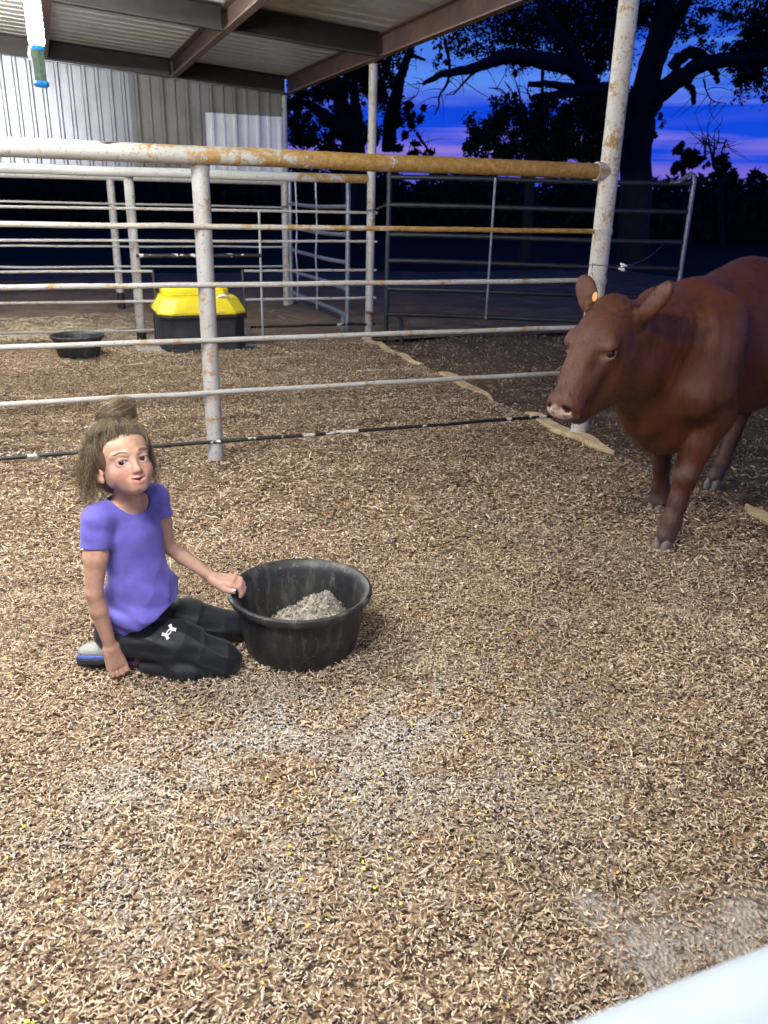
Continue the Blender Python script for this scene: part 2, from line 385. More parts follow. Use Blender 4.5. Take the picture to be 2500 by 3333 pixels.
# ------------------------------------------------------------------ signed distance field mesher
class Field:
    def __init__(s, lo, hi, h):
        s.lo = np.array(lo, float); s.h = h; s.n = np.ceil((np.array(hi)-s.lo)/h).astype(int)+1
        s.ax = [(s.lo[i]+h*np.arange(s.n[i])).astype(np.float32) for i in range(3)]
        s.v = np.full(s.n, .2, np.float32)
    def win(s, lo, hi):
        a = np.clip(np.floor((np.array(lo)-s.lo)/s.h).astype(int), 0, s.n); b = np.clip(np.ceil((np.array(hi)-s.lo)/s.h).astype(int)+1, 0, s.n)
        return a, b
    def op(s, fn, lo, hi, k=.01, mode='u'):
        pad = k+3*s.h; a, b = s.win(np.array(lo)-pad, np.array(hi)+pad)
        if (b <= a).any(): return s
        X = s.ax[0][a[0]:b[0], None, None]; Y = s.ax[1][None, a[1]:b[1], None]; Z = s.ax[2][None, None, a[2]:b[2]]
        d = fn(X, Y, Z); sl = tuple(slice(a[i], b[i]) for i in range(3)); v = s.v[sl]
        if mode == 'u':
            h = np.maximum(k-np.abs(v-d), 0)/k if k > 0 else 0; s.v[sl] = np.minimum(v, d)-h*h*k*.25
        else:
            if mode == 's': d = -d
            h = np.maximum(k-np.abs(v-d), 0)/k if k > 0 else 0; s.v[sl] = np.maximum(v, d)+h*h*k*.25
        return s
    def cap(s, a, b, r1, r2=None, k=.01, mode='u'):
        a = np.array(a, float); b = np.array(b, float); r2 = r1 if r2 is None else r2; ab = b-a; L2 = ab@ab+1e-12
        def fn(X, Y, Z):
            t = np.clip(((X-a[0])*ab[0]+(Y-a[1])*ab[1]+(Z-a[2])*ab[2])/L2, 0, 1)
            return np.sqrt((X-a[0]-t*ab[0])**2+(Y-a[1]-t*ab[1])**2+(Z-a[2]-t*ab[2])**2)-(r1+(r2-r1)*t)
        m = max(r1, r2); return s.op(fn, np.minimum(a, b)-m, np.maximum(a, b)+m, k, mode)
    def chain(s, pts, k=.01):
        for (a, r1), (b, r2) in zip(pts, pts[1:]): s.cap(a, b, r1, r2, k)
        return s
    def ell(s, c, r, B=None, k=.01, mode='u'):
        """B: 3x3 with columns = ellipsoid axes in world"""
        c = np.array(c, float); r = np.array(r, float); B = np.eye(3) if B is None else np.asarray(B)
        def fn(X, Y, Z):
            q = [((X-c[0])*B[0, i]+(Y-c[1])*B[1, i]+(Z-c[2])*B[2, i])/r[i] for i in range(3)]
            k0 = np.sqrt(q[0]**2+q[1]**2+q[2]**2); k1 = np.sqrt((q[0]/r[0])**2+(q[1]/r[1])**2+(q[2]/r[2])**2)+1e-9
            return k0*(k0-1)/k1
        m = r.max(); return s.op(fn, c-m, c+m, k, mode)
    def plane(s, p, nrm, lo, hi, k=.003):
        """cut away everything on the side the normal points to, inside the window"""
        p = np.array(p, float); nrm = np.array(nrm, float); nrm /= np.linalg.norm(nrm)
        return s.op(lambda X, Y, Z: (X-p[0])*nrm[0]+(Y-p[1])*nrm[1]+(Z-p[2])*nrm[2]+0*X+0*Y+0*Z, lo, hi, k, 'i')
    def merge(s, o, k=.01):
        h = np.maximum(k-np.abs(s.v-o.v), 0)/k; s.v = np.minimum(s.v, o.v)-h*h*k*.25; return s
    def disp(s, fn):
        X = s.ax[0][:, None, None]; Y = s.ax[1][None, :, None]; Z = s.ax[2][None, None, :]
        idx = np.nonzero(np.abs(s.v) < .03)
        P = [s.ax[i][idx[i]] for i in range(3)]; s.v[idx] -= fn(*P).astype(np.float32); return s
    def look(s, P):
        i = np.clip(np.round((np.asarray(P)-s.lo)/s.h).astype(int), 0, s.n-1); return s.v[i[..., 0], i[..., 1], i[..., 2]]
    def surf(s):
        v = s.v; ins = v < 0; n = s.n
        al = ins[:-1, :-1, :-1].copy(); an = al.copy()
        for d in range(1, 8):
            q = ins[(d & 1):n[0]-1+(d & 1), (d >> 1 & 1):n[1]-1+(d >> 1 & 1), (d >> 2 & 1):n[2]-1+(d >> 2 & 1)]
            al &= q; an |= q
        act = an & ~al; I = np.stack(np.nonzero(act), 1); m = n-1
        flat = (I[:, 0]*m[1]+I[:, 1])*m[2]+I[:, 2]
        acc = np.zeros((len(I), 3)); cnt = np.zeros(len(I))
        offs = [(d & 1, d >> 1 & 1, d >> 2 & 1) for d in range(8)]
        val = [v[I[:, 0]+o[0], I[:, 1]+o[1], I[:, 2]+o[2]] for o in offs]
        for a in range(8):
            for ax in range(3):
                if offs[a][ax]: continue
                b = a | (1 << ax); va, vb = val[a], val[b]; c = (va < 0) != (vb < 0)
                t = np.where(c, va/np.where(c, va-vb, 1), 0); p = np.tile(np.array(offs[a], float), (len(I), 1)); p[:, ax] += t
                acc += p*c[:, None]; cnt += c
        V = s.lo+s.h*(I+acc/cnt[:, None]); F = []
        for ax in range(3):
            sl0 = [slice(1, -1)]*3; sl1 = [slice(1, -1)]*3; sl0[ax] = slice(0, -1); sl1[ax] = slice(1, None)
            A = ins[tuple(sl0)]; B = ins[tuple(sl1)]; e = np.stack(np.nonzero(A != B), 1)
            if not len(e): continue
            o = np.ones(3, int); o[ax] = 0; P = e+o
            u, w = (ax+1) % 3, (ax+2) % 3; q = []
            for du, dw in ((-1, -1), (0, -1), (0, 0), (-1, 0)):
                c = P.copy(); c[:, u] += du; c[:, w] += dw; q.append((c[:, 0]*m[1]+c[:, 1])*m[2]+c[:, 2])
            Q = np.searchsorted(flat, np.stack(q, 1)); fl = ~A[tuple(e.T)]; Q[fl] = Q[fl][:, ::-1]; F.append(Q)
        return V, np.concatenate(F)
def strands(P, r, tint, sides=3):
    """P (n,m,3) paths -> tube mesh arrays; r scalar or (m,)"""
    n, m, _ = P.shape; T = np.gradient(P, axis=1); T /= np.linalg.norm(T, axis=2, keepdims=True)+1e-12
    ref = np.zeros_like(T); ref[..., 2] = 1; ref[np.abs(T[..., 2]) > .8] = (1, 0, 0)
    u = np.cross(T, ref); u /= np.linalg.norm(u, axis=2, keepdims=True)+1e-12; w = np.cross(T, u)
    rr = np.broadcast_to(np.asarray(r), (n, m)) if np.ndim(r) < 2 else r
    a = np.linspace(0, 2*np.pi, sides, endpoint=False)
    V = P[:, :, None]+rr[:, :, None, None]*(np.cos(a)[None, None, :, None]*u[:, :, None]+np.sin(a)[None, None, :, None]*w[:, :, None])
    b = np.arange(n)[:, None, None]*m*sides; i = np.arange(m-1)[None, :, None]*sides; j = np.arange(sides)[None, None]; jn = (j+1) % sides
    F = np.stack([b+i+j, b+i+jn, b+i+sides+jn, b+i+sides+j], -1).reshape(-1, 4)
    return V.reshape(-1, 3), F, np.repeat(tint, m*sides, axis=0)

# ================================================================== GROUND
def sheet(name, x0, x1, y0, y1, nx, ny, mat, zf, kind='structure'):
    xs = np.linspace(x0, x1, nx); ys = np.linspace(y0, y1, ny); X, Y = np.meshgrid(xs, ys, indexing='ij')
    V = np.stack([X, Y, zf(X, Y)], -1).reshape(-1, 3)
    i = np.arange(nx-1)[:, None]*ny+np.arange(ny-1)[None]; F = np.stack([i, i+ny, i+ny+1, i+1], -1).reshape(-1, 4)
    return tag(link(name, npmesh(name, V, F), mat), kind=kind)
sheet('pasture', -260, 320, -120, 420, 30, 30, M['pasture'], lambda x, y: -.12+0*x)
XE = 3.09                                   # line of the shed's open side
def zlot(x, y): return -.035+.05*(vnoise2(x, y, .9, 31)-.5)+.05*(vnoise2(x, y, 3.3, 32)-.5)*np.clip((x-XE)*2, .3, 1)
sheet('dirt_lot', -9, 13, 8.25, 17, 180, 70, M['dirt'], lambda x, y: -.012+.03*(vnoise2(x, y, .9, 41)-.5)+.03*(vnoise2(x, y, 3.3, 42)-.5)-.01*np.maximum(y-13, 0))
sheet('trampled_yard', XE+.01, 13, -3, 8.24, 200, 200, M['manure'], zlot)
def bare(x, y):
    """places near the front where trampling has uncovered the dusty floor"""
    q = .95*np.exp(-(((x-1.22)/.17)**2+((y-.90)/.07)**2))+.85*np.exp(-(((x-.97)/.085)**2+((y-.93)/.10)**2))+.7*np.exp(-(((x-.93)/.06)**2+((y-1.05)/.035)**2))+.6*np.exp(-(((x-1.13)/.10)**2+((y-1.02)/.025)**2))+.6*np.exp(-(((x-.76)/.05)**2+((y-.93)/.05)**2))
    return q*(.35+.9*vnoise2(x, y, 13, 71)+.5*vnoise2(x, y, 34, 75))
fl = sheet('bedding_floor', -6, XE, -3, 8.3, 220, 270, M['bedding'], hgt); fv = np.array([v.co[:] for v in fl.data.vertices])
fa = fl.data.color_attributes.new('tint', 'FLOAT_COLOR', 'POINT'); fcol = np.ones((len(fv), 4), np.float32); fcol[:, :3] = np.clip(bare(fv[:, 0], fv[:, 1])*1.2, 0, 1)[:, None]; fa.data.foreach_set('color', fcol.ravel())

# ================================================================== SHED
sh = thing('pole_shed', 'open sided pole shed with red oxide steel roof frame over the pens', 'shed', (XE, 4.29, 0))
def zroof(x): return 2.853-.062*(x-3.12)      # underside of the roof sheets
def channel(mb, p0, p1, side, h=.2, w=.075, t=.012):
    """a C channel from p0 to p1 (points on its top edge), lips toward side"""
    p0 = np.array(p0, float); p1 = np.array(p1, float); s = np.array(side, float); up = np.array([0, 0, 1.])
    prof = [(0, 0), (w, 0), (w, -t), (t, -t), (t, -h+t), (w, -h+t), (w, -h), (0, -h)]
    V = [p+s*a+up*b for p in (p0, p1) for a, b in prof]; n = 8
    F = [(j, (j+1) % n, n+(j+1) % n, n+j) for j in range(n)]+[(0, 7, 4, 3), (3, 2, 1, 0), (4, 7, 6, 5), (8, 11, 12, 15), (8, 9, 10, 11), (12, 13, 14, 15)]
    mb.add(V, F)
RAFT = [3.12, 1.67, .22, -1.23, -2.68, -4.13]; CROSS = [11.28, 8.0, 4.62, 1.2, -2.2]
for x in RAFT:
    b = MB(); channel(b, (x+.04, -2.3, zroof(x)-.004), (x+.04, 11.44, zroof(x)-.004), (-1, 0, 0)); b.build('rafter', M['beam'], sh)
for y in CROSS:
    for xa, xb in zip(RAFT[1:], RAFT[:-1]):
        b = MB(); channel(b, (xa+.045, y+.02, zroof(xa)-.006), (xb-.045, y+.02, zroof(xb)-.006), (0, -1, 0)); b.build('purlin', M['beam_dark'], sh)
def ribbed(n, pitch, d, major=.035, wide=False):
    """profile across a ribbed sheet: list of (s, depth)"""
    P = []
    for i in range(n):
        s = i*pitch; k = major if i % 2 == 0 else major*.35
        if wide: k = major; P += [(s, 0), (s+pitch*.55, 0), (s+pitch*.66, k), (s+pitch*.78, k), (s+pitch*.89, 0)]; continue
        P += [(s, 0), (s+pitch*.36, 0), (s+pitch*.46, k), (s+pitch*.64, k), (s+pitch*.74, 0)]
    P.append((n*pitch, 0)); return P
y = -2.4; k = 0
while y < 11.4:
    P = ribbed(4, .2312, .03, .042, True); V = []; F = []
    for x in (-4.6, 3.22):
        V += [(x, y+s, zroof(x)+d+.002*(k % 2)) for s, d in P]
    n = len(P); F = [(j, n+j, n+j+1, j+1) for j in range(n-1)]
    MB().add(V, F).build('roof_sheet', M['sheet_roof'], sh); y += .925; k += 1
YW = 11.40
def wallsheet(x0, x1, z0, ztop, mat, dy=0, label=None):
    nn = max(2, int(round((x1-x0)/.15))); P = ribbed(nn, (x1-x0)/nn, .03, .046); V = []
    for s, d in P: V.append((x0+s, YW+dy-d, z0))
    for s, d in P: V.append((x0+s, YW+dy-d, ztop(x0+s)))
    n = len(P); F = [(j, j+1, n+j+1, n+j) for j in range(n-1)]
    o = MB().add(V, F).build('wall_sheet', mat, sh)
    if label: o['label'] = label
    return o
ztop = lambda x: zroof(x)-.19
zfull = lambda x: zroof(x)-.015
xs = [-4.22, -3.33, -2.43, -1.54, -.64, .255, 1.15]
for i, (a, b_) in enumerate(zip(xs, xs[1:])): wallsheet(a, b_, 1.70, zfull, M['sheet_bright'], -.004*(i % 2))
wallsheet(1.153, 2.053, 1.70, zfull, M['sheet_dull'], .004, 'weathered dull grey wall sheet')
wallsheet(2.055, 3.10, 1.70, zfull, M['sheet_dull'], .006, 'weathered dull grey wall sheet')
wallsheet(2.06, 3.095, 1.695, lambda x: 2.385+0*x, M['sheet_patch'], -.012, 'short bright patch over the weathered sheet')
b = MB(); b.box((-4.2, YW-.075, 2.60), (3.0, YW-.045, 2.66))
b = MB()
for xa, xb in ((-4.2, 3.02),): channel(b, (xa, YW-.05, ztop(xa)+.01), (xb, YW-.05, ztop(xb)+.01), (0, -1, 0), .03, .03, .006)
b.build('wall_trim', M['galv'], sh)
b = MB(); channel(b, (-4.2, YW+.01, 1.76), (3.0, YW+.01, 1.76), (0, 1, 0), .06, .05, .006); b.build('wall_girt', M['beam'], sh)
P2 = (3.124, 4.29); P3 = (3.187, 8.39); P6 = (3.09, 11.44)
def post(mb, x, y, z0, z1, r, n=20):
    mb.tube([(x, y, z0), (x, y, z0+.3*(z1-z0)), (x, y, z0+.6*(z1-z0)), (x, y, z1)], r, n)
for (x, y), r, mt, z1 in ((P2, .056, 'post_stained', 2.645), (P3, .044, 'post', 2.645), (P6, .05, 'post', 2.645)):
    b = MB(); post(b, x, y, -.3, z1, r); o = b.build('post', M[mt], sh, True)
    c = MB(); c.box((x-.07, y-.06, z1), (x+.06, y+.06, z1+.008)); c.build('cap_plate', M['beam'], o)

# ================================================================== PIPE FENCES
ZR = [1.254, .968, .686, .404, .127]
def fz(y0, y1, x0, x1): return lambda x: y0+(y1-y0)*(x-x0)/(x1-x0)
# --- front fence, between the girl's pen and the next one
f1 = thing('pipe_fence', 'front white pipe fence with rusty yellow top rail running behind the girl', 'fence', (.75, 4.375, 0), 'pipe fences around the pens')
yf = fz(4.39, 4.29, -1.8, 3.124)
b = MB(); b.tube(wob((-2.2, yf(-2.2), 1.584), (3.075, yf(3.07), 1.588), 12, .0015), .043, 20); b.build('top_rail', M['rail_rust'], f1, True)
for i, z in enumerate(ZR):
    b = MB(); a_, c_ = (-2.3, yf(-2.3), z), (3.19, yf(3.19), z+.004)
    b.tube(wob(a_, c_, 24, .0014), .0140 if i < 4 else .0105, 10)
    o = b.build('rail', M['rod_black'] if i == 4 else (M['rod_rust'] if i == 0 else M['rod']), f1, True)
    if i == 4: o['label'] = 'lowest rail with black and white flaking paint'
b = MB(); post(b, .752, 4.378, .02, 1.545, .0445); b.tube([(.752, 4.378, 1.50), (.752, 4.378, 1.56)], [.0445, .05], 20, False)
b.build('post', M['post'], f1, True)
b = MB(); b.tube([(.752, 4.378, -.2), (.752, 4.378, .05)], .040, 16); b.build('post_foot', M['tar'], f1, True)
b = MB(); post(b, -1.6, 4.386, -.2, 1.545, .0445); b.build('post', M['post'], f1, True)
for z in ZR[:3]:
    b = MB(); b.tube([(3.124, 4.29, z-.016), (3.124, 4.29, z+.016)], .061, 20); b.build('weld_collar', M['pipe'], f1, True, autos=30)
b = MB(); b.tube([(3.03, yf(3.05), 1.588), (3.10, yf(3.1), 1.588)], .052, 20); b.build('weld_saddle', M['post'], f1, True)
# --- second fence
f2 = thing('pipe_fence', 'second white pipe fence with the yellow waterer standing in its gap', 'fence', (.8, 8.63, 0), 'pipe fences around the pens')
y2 = fz(8.70, 8.40, -1.8, 3.18)
b = MB(); b.tube(wob((-2.6, y2(-2.6), 1.578), (3.145, y2(3.14), 1.60), 10, .002), .044, 18); b.build('top_rail', painted_pipe('second_top_rail_paint', PAINT, rust_from=.8, rust_to=2.9, wear=.55), f2, True)
Z2 = [(1.262, 1.277), (.968, .992), (.690, .702), (.403, .415), (.118, .137)]
xl = at(328, 585, Y=8.56)[0]; xr = at(521, 583, Y=8.5)[0]; xv = at(560, 600, Y=8.5)[0]
zz = lambda i, x: Z2[i][0]+(Z2[i][1]-Z2[i][0])*(x+1.8)/5.
def rod(mb, xa, xb, i, r=.0135): mb.tube(wob((xa, y2(xa)-.03, zz(i, xa)), (xb, y2(xb)-.03, zz(i, xb)), 12, .002), r, 8)
for i in range(5):
    if i < 2: spans = [(-2.6, 3.25)]
    else: spans = [(-2.6, xl), (xr+.02 if i < 4 else xr+.06, 3.25)]
    for j, (xa, xb) in enumerate(spans):
        b = MB(); rod(b, xa, xb, i); b.build('rail', M['rod_black'] if (i == 4 and j) else M['rod'], f2, True)
b = MB(); xa = at(292, 554, Y=8.6)[0]; b.tube([(xa, y2(xa)-.06, .842), (xv, y2(xv)-.06, .85)], .019, 10); b.build('feeder_bar', M['rod_black'], f2, True)
b = MB(); b.tube([(xv, y2(xv)-.05, zz(0, xv)), (xv, y2(xv)-.05, .02)], .012, 8); b.build('upright', M['rod'], f2, True)
b = MB(); b.tube([(xl, y2(xl)-.03, zz(2, xl)+.01), (xl+.02, y2(xl)-.03, .10)], .013, 8); b.build('upright', M['steel'], f2, True)
b = MB(); b.tube([(xr, y2(xr)-.03, zz(2, xr)+.01), (xr+.02, y2(xr)-.03, .22)], .013, 8); b.build('upright', M['steel'], f2, True)
b = MB(); post(b, .80, 8.64, .07, 1.55, .046); b.build('post', M['post'], f2, True)
b = MB(); b.tube([(.80, 8.64, -.2), (.80, 8.64, .09)], .047, 16); b.build('post_foot', M['tar'], f2, True)
# --- third fence, under the wall
f3 = thing('pipe_fence', 'rear white pipe fence standing under the corrugated wall', 'fence', (.83, 11.42, 0), 'pipe fences around the pens')
for i, (ya, yb) in enumerate(((434, 448), (529.5, 533), (575.5, 574.5))):
    za = at(0, ya, Y=11.45)[2]; zb = at(598, yb, Y=11.45)[2]
    b = MB(); b.tube(wob((-3.2, 11.40, za), (3.16, 11.40, zb), 14, .003), .0135, 8); b.build('rail', M['rod'], f3, True)
b = MB(); b.tube([(-3.2, 11.42, 1.58), (3.04, 11.42, 1.60)], .043, 16); b.build('top_rail', M['pipe'], f3, True)
b = MB(); post(b, .835, 11.44, .17, 1.56, .048); b.build('post', M['post'], f3, True)
b = MB(); b.tube([(.835, 11.44, -.2), (.835, 11.44, .19)], .05, 16); b.build('post_foot', M['tar'], f3, True)
# --- the pipe right in front of the camera
f0 = thing('pipe_fence', 'blurred white pipe rail close to the camera in the lower right corner', 'fence', (.3, .224, 0), 'pipe fences around the pens')
b = MB(); b.tube([(-.6, .224, .939), (.3, .224, .939), (2.4, .224, .939)], .042, 32); b.build('rail', M['near_rail'], f0, True)
for x in (-.62, 2.42):
    b = MB(); post(b, x, .224, -.2, 1.0, .044); b.build('post', M['pipe'], f0, True)

# ================================================================== GATES
# galvanised gate along the open side between the corner post and the second fence
g1 = thing('livestock_gate', 'grey galvanised tube gate closing the side between corner post and second fence', 'gate', (3.1, 11.3, 0))
ZG = [1.63, 1.33, 1.035, .745, .455, .165]
def sag(z, t): return z-.02*math.sin(t*math.pi)*(1 if z > .5 else -.3)
ga, gb = (3.13, 11.33), (3.10, 8.86)
for z in ZG:
    b = MB(); T = np.linspace(0, 1, 9)
    b.tube([(ga[0]+(gb[0]-ga[0])*t+.012*math.sin(9*t+z*5), ga[1]+(gb[1]-ga[1])*t, sag(z, t)) for t in T], .024, 12); b.build('rail', M['galv'], g1, True)
for yv in (at(643, 500, X=3.1)[1], at(686, 500, X=3.1)[1]):
    b = MB(); b.tube([(3.085+.012*math.sin(i*2.3), yv, .10+.31*i) for i in range(6)], .0135, 8); b.build('upright', M['galv'], g1, True)
for (x, y) in (ga, gb):
    b = MB(); b.tube([(x, y, .0), (x, y, 1.655)], .028, 12); b.build('end_post', M['galv'], g1, True)
b = MB(); b.tube([(3.09, 8.98, -.02), (3.09, 8.98, .165)], .026, 10); b.build('foot', M['galv'], g1, True)
# dark panel outside, from the middle post to the right
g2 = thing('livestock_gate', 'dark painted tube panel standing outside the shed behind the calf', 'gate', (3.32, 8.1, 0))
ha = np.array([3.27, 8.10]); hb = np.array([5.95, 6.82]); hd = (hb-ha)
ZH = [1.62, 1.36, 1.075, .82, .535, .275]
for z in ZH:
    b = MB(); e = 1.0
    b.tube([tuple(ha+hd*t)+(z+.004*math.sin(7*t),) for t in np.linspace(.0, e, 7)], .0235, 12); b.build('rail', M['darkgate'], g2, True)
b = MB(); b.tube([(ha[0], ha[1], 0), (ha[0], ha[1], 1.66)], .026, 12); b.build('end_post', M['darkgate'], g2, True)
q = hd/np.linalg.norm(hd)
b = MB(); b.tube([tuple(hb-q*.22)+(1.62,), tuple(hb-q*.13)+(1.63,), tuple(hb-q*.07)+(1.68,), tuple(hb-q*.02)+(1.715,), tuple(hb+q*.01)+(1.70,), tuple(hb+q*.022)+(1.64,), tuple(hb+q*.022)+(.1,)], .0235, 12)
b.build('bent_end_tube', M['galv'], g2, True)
for px in (1062, 1287):
    d = at(px, 500, z=1.0)
    # intersection of the sight line's vertical plane with the panel
    s = (d[:2])/np.linalg.norm(d[:2]); A = np.array([[s[0], -hd[0]], [s[1], -hd[1]]]); t = np.linalg.solve(A, ha)[1]
    p = ha+hd*t; nrm = np.array([q[1], -q[0]])*.03
    b = MB(); b.tube([(p[0]+nrm[0], p[1]+nrm[1], .26), (p[0]+nrm[0], p[1]+nrm[1], 1.635)], .0125, 8); b.build('upright', M['galv'], g2, True)
for t in (.055, .93):
    p = ha+hd*t; b = MB(); b.tube([(p[0]-.03*q[0], p[1]-.03*q[1], .275), (p[0], p[1], .2), (p[0]+.01, p[1], .0), (p[0]+.01, p[1], -.06)], .021, 10); b.build('foot', M['darkgate'], g2, True)
def chain(label, P0, P1, droop):
    P0 = np.array(P0); P1 = np.array(P1); n = int(np.linalg.norm(P1-P0)/.026)+2
    b = MB(); dn = (P1-P0)/np.linalg.norm(P1-P0); u = np.cross(dn, [0, 0, 1]); u /= np.linalg.norm(u); w = np.cross(u, dn)
    for i in range(n):
        t = i/(n-1); c = P0+(P1-P0)*t-np.array([0, 0, droop*4*t*(1-t)]); s = u if i % 2 else w
        b.tube([c+dn*.018*math.cos(a)+s*.009*math.sin(a) for a in np.linspace(0, 2*np.pi, 9)], .0036, 5, False)
    o = b.build('gate_chain', M['chain'], None, True, loc=tuple(P0)); tag(o, label, 'chain', 'gate chains on the posts')
chain('small chain high on the middle post, tying the dark panel', (3.13, 8.345, 1.30), (3.27, 8.06, 1.39), .02)
chain('small chain low on the middle post, near the ground', (3.13, 8.345, .27), (3.30, 8.05, .36), .03)
chain('small chain around the rear corner post at the wall end', (3.03, 11.385, 1.28), (3.13, 11.30, 1.36), .02)

# ================================================================== POST INSULATOR, EDGE BOARDS
ins = thing('spool_insulator', 'white spool insulator wired to the tall right post above the calf', 'insulator', (3.124, 4.29, 1.05))
pi_ = at(1345, 577, Y=4.26); b = MB()
ax = np.array([.25, -.2, 1.]); ax /= np.linalg.norm(ax); e1 = np.cross(ax, [1, 0, 0]); e1 /= np.linalg.norm(e1); e2 = np.cross(ax, e1)
V = []; pr = [(.006, -.02), (.022, -.02), (.025, -.013), (.021, -.008), (.012, -.004), (.012, .004), (.021, .008), (.025, .013), (.022, .02), (.006, .02)]
for r_, h_ in pr: V += [pi_+ax*h_+r_*(math.cos(t)*e1+math.sin(t)*e2) for t in np.linspace(0, 2*np.pi, 20, endpoint=False)]
b.add(V, [(i*20+j, i*20+(j+1) % 20, (i+1)*20+(j+1) % 20, (i+1)*20+j) for i in range(9) for j in range(20)]); b.build('spool', M['white_plastic'], ins, True, autos=50)
b = MB(); b.tube([(3.124+.058*math.cos(t), 4.29+.058*math.sin(t), 1.063+.003*math.sin(2*t)) for t in np.linspace(0, 6.4, 24)], .0022, 5)
b.tube([(3.18, 4.27, 1.063), (3.215, 4.25, 1.045), pi_+np.array([-.012, -.012, 0]), pi_+np.array([.01, -.015, 0]), pi_+np.array([.014, .006, 0])], .0022, 5)
b.tube([(3.07, 4.27, 1.063), (3.045, 4.24, 1.08), (3.04, 4.235, 1.03), (3.05, 4.235, 1.0)], .002, 5)
b.build('wire_loop', M['steel'], ins, True)
b = MB(); pw = np.array([6.4, 7.6, 1.06]); b.tube([pi_+(pw-pi_)*t-np.array([0, 0, .05*math.sin(t*3.14)+.004*math.sin(t*60)]) for t in np.linspace(0, 1, 40)], .0016, 5)
tag(b.build('fence_wire', M['galv'], None, True, loc=tuple(pi_)), 'thin twisted wire running right from the white insulator', 'wire')
def eboard(label, y0, y1, z, w, cut):
    n = 14; V = []; T = np.linspace(0, 1, n)
    for t in T:
        y = y0+(y1-y0)*t; e = .012*math.sin(9*t+y0*3)+.008*math.sin(23*t+y0)
        ww = w*(min(1, t*5+.12))*(min(1, (1-t)*4+.1)); x = XE-.02+e*.5; zt = z+.01*math.sin(5*t+y0)
        V += [(x-ww, y, -.03), (x-ww*.8, y, zt+hgt(x, y)), (x+ww*.7, y, zt+.004+hgt(x, y)), (x+ww, y, -.05)]
    F = [(i*4+j, i*4+j+1, i*4+j+5, i*4+j+4) for i in range(n-1) for j in range(3)]+[(0, 3, 2, 1), tuple((n-1)*4+j for j in range(4))]
    o = MB().add(V, F).build('edge_board', M['board'], None, False, loc=(XE, (y0+y1)/2, 0)); tag(o, label, 'board', 'pale boards half buried along the bedding edge')
eboard('pale board half buried at the foot of the middle post', 8.30, 6.75, .012, .05, 0)
eboard('pale board half buried in the bedding between the middle post and the calf', 6.35, 5.36, .016, .045, 0)
eboard('pale curved board beneath the muzzle of the calf, in front of the tall post', 4.88, 3.84, .022, .05, 0)
eboard('pale board at the right edge of the picture, near the front hooves', 2.80, 2.25, .022, .045, 0)

# ================================================================== WATERER, PANS
wt = thing('livestock_waterer', 'black box waterer with chamfered yellow lid standing in the second fence gap', 'waterer', (1.32, 8.35, 0))
def octo(cx, cy, wx, wy, ch, z): return [(cx-wx+ch, cy-wy, z), (cx+wx-ch, cy-wy, z), (cx+wx, cy-wy+ch, z), (cx+wx, cy+wy-ch, z), (cx+wx-ch, cy+wy, z), (cx-wx+ch, cy+wy, z), (cx-wx, cy+wy-ch, z), (cx-wx, cy-wy+ch, z)]
def loft(rings, cap0=True):
    n = len(rings[0]); V = [p for r in rings for p in r]; F = [(i*n+j, i*n+(j+1) % n, (i+1)*n+(j+1) % n, (i+1)*n+j) for i in range(len(rings)-1) for j in range(n)]
    F.append(tuple((len(rings)-1)*n+j for j in range(n)))
    if cap0: F.append(tuple(range(n-1, -1, -1)))
    return V, F
cx, cy = 1.335, 8.36
MB().add(*loft([octo(cx, cy, .405, .385, .10, -.04), octo(cx, cy, .41, .39, .10, .06), octo(cx, cy, .405, .385, .11, .07), octo(cx, cy, .41, .39, .11, .29), octo(cx, cy, .425, .405, .11, .30), octo(cx, cy, .425, .405, .11, .325)])).build('tank', M['blackpoly'], wt, bevel=.012)
for xa, xb in ((cx-.29, cx-.03), (cx+.03, cx+.29)):
    b = MB(); b.box((xa, cy-.398, .06), (xb, cy-.378, .26)); b.build('front_panel', M['blackpoly'], wt, bevel=.008)
for k in range(3):
    b = MB(); b.box((cx-.42, cy-.25+k*.17, .03), (cx-.395, cy-.16+k*.17, .29)); b.build('side_rib', M['blackpoly'], wt, bevel=.01)
MB().add(*loft([octo(cx, cy, .425, .405, .12, .328), octo(cx, cy, .43, .41, .13, .352), octo(cx, cy, .36, .34, .13, .475), octo(cx, cy, .345, .325, .13, .485)])).build('lid', M['yellow'], wt, bevel=.01)
ht = MB().add(*loft([octo(cx-.02, cy+.05, .32, .20, .06, .487), octo(cx-.02, cy+.05, .32, .20, .06, .54), octo(cx-.02, cy+.05, .29, .17, .05, .575)])).build('access_cover', M['yellow'], wt, bevel=.008)
b = MB(); b.tube([(cx+.2, cy-.30, .462), (cx+.2, cy-.285, .484)], [.075, .06], 20); b.build('fill_cap', M['white_plastic'], wt, True)
for (x, y) in ((cx+.36, cy-.40), (cx-.30, cy-.42)):
    b = MB(); b.box((x, y, -.03), (x+.14, y+.06, .015)); b.build('foot', M['blackpoly'], wt, bevel=.005)
slab = MB(); slab.box((.70, 8.05, -.1), (1.95, 9.0, .004)); tag(slab.build('concrete_pad', M['concrete'], bevel=.01), kind='structure')
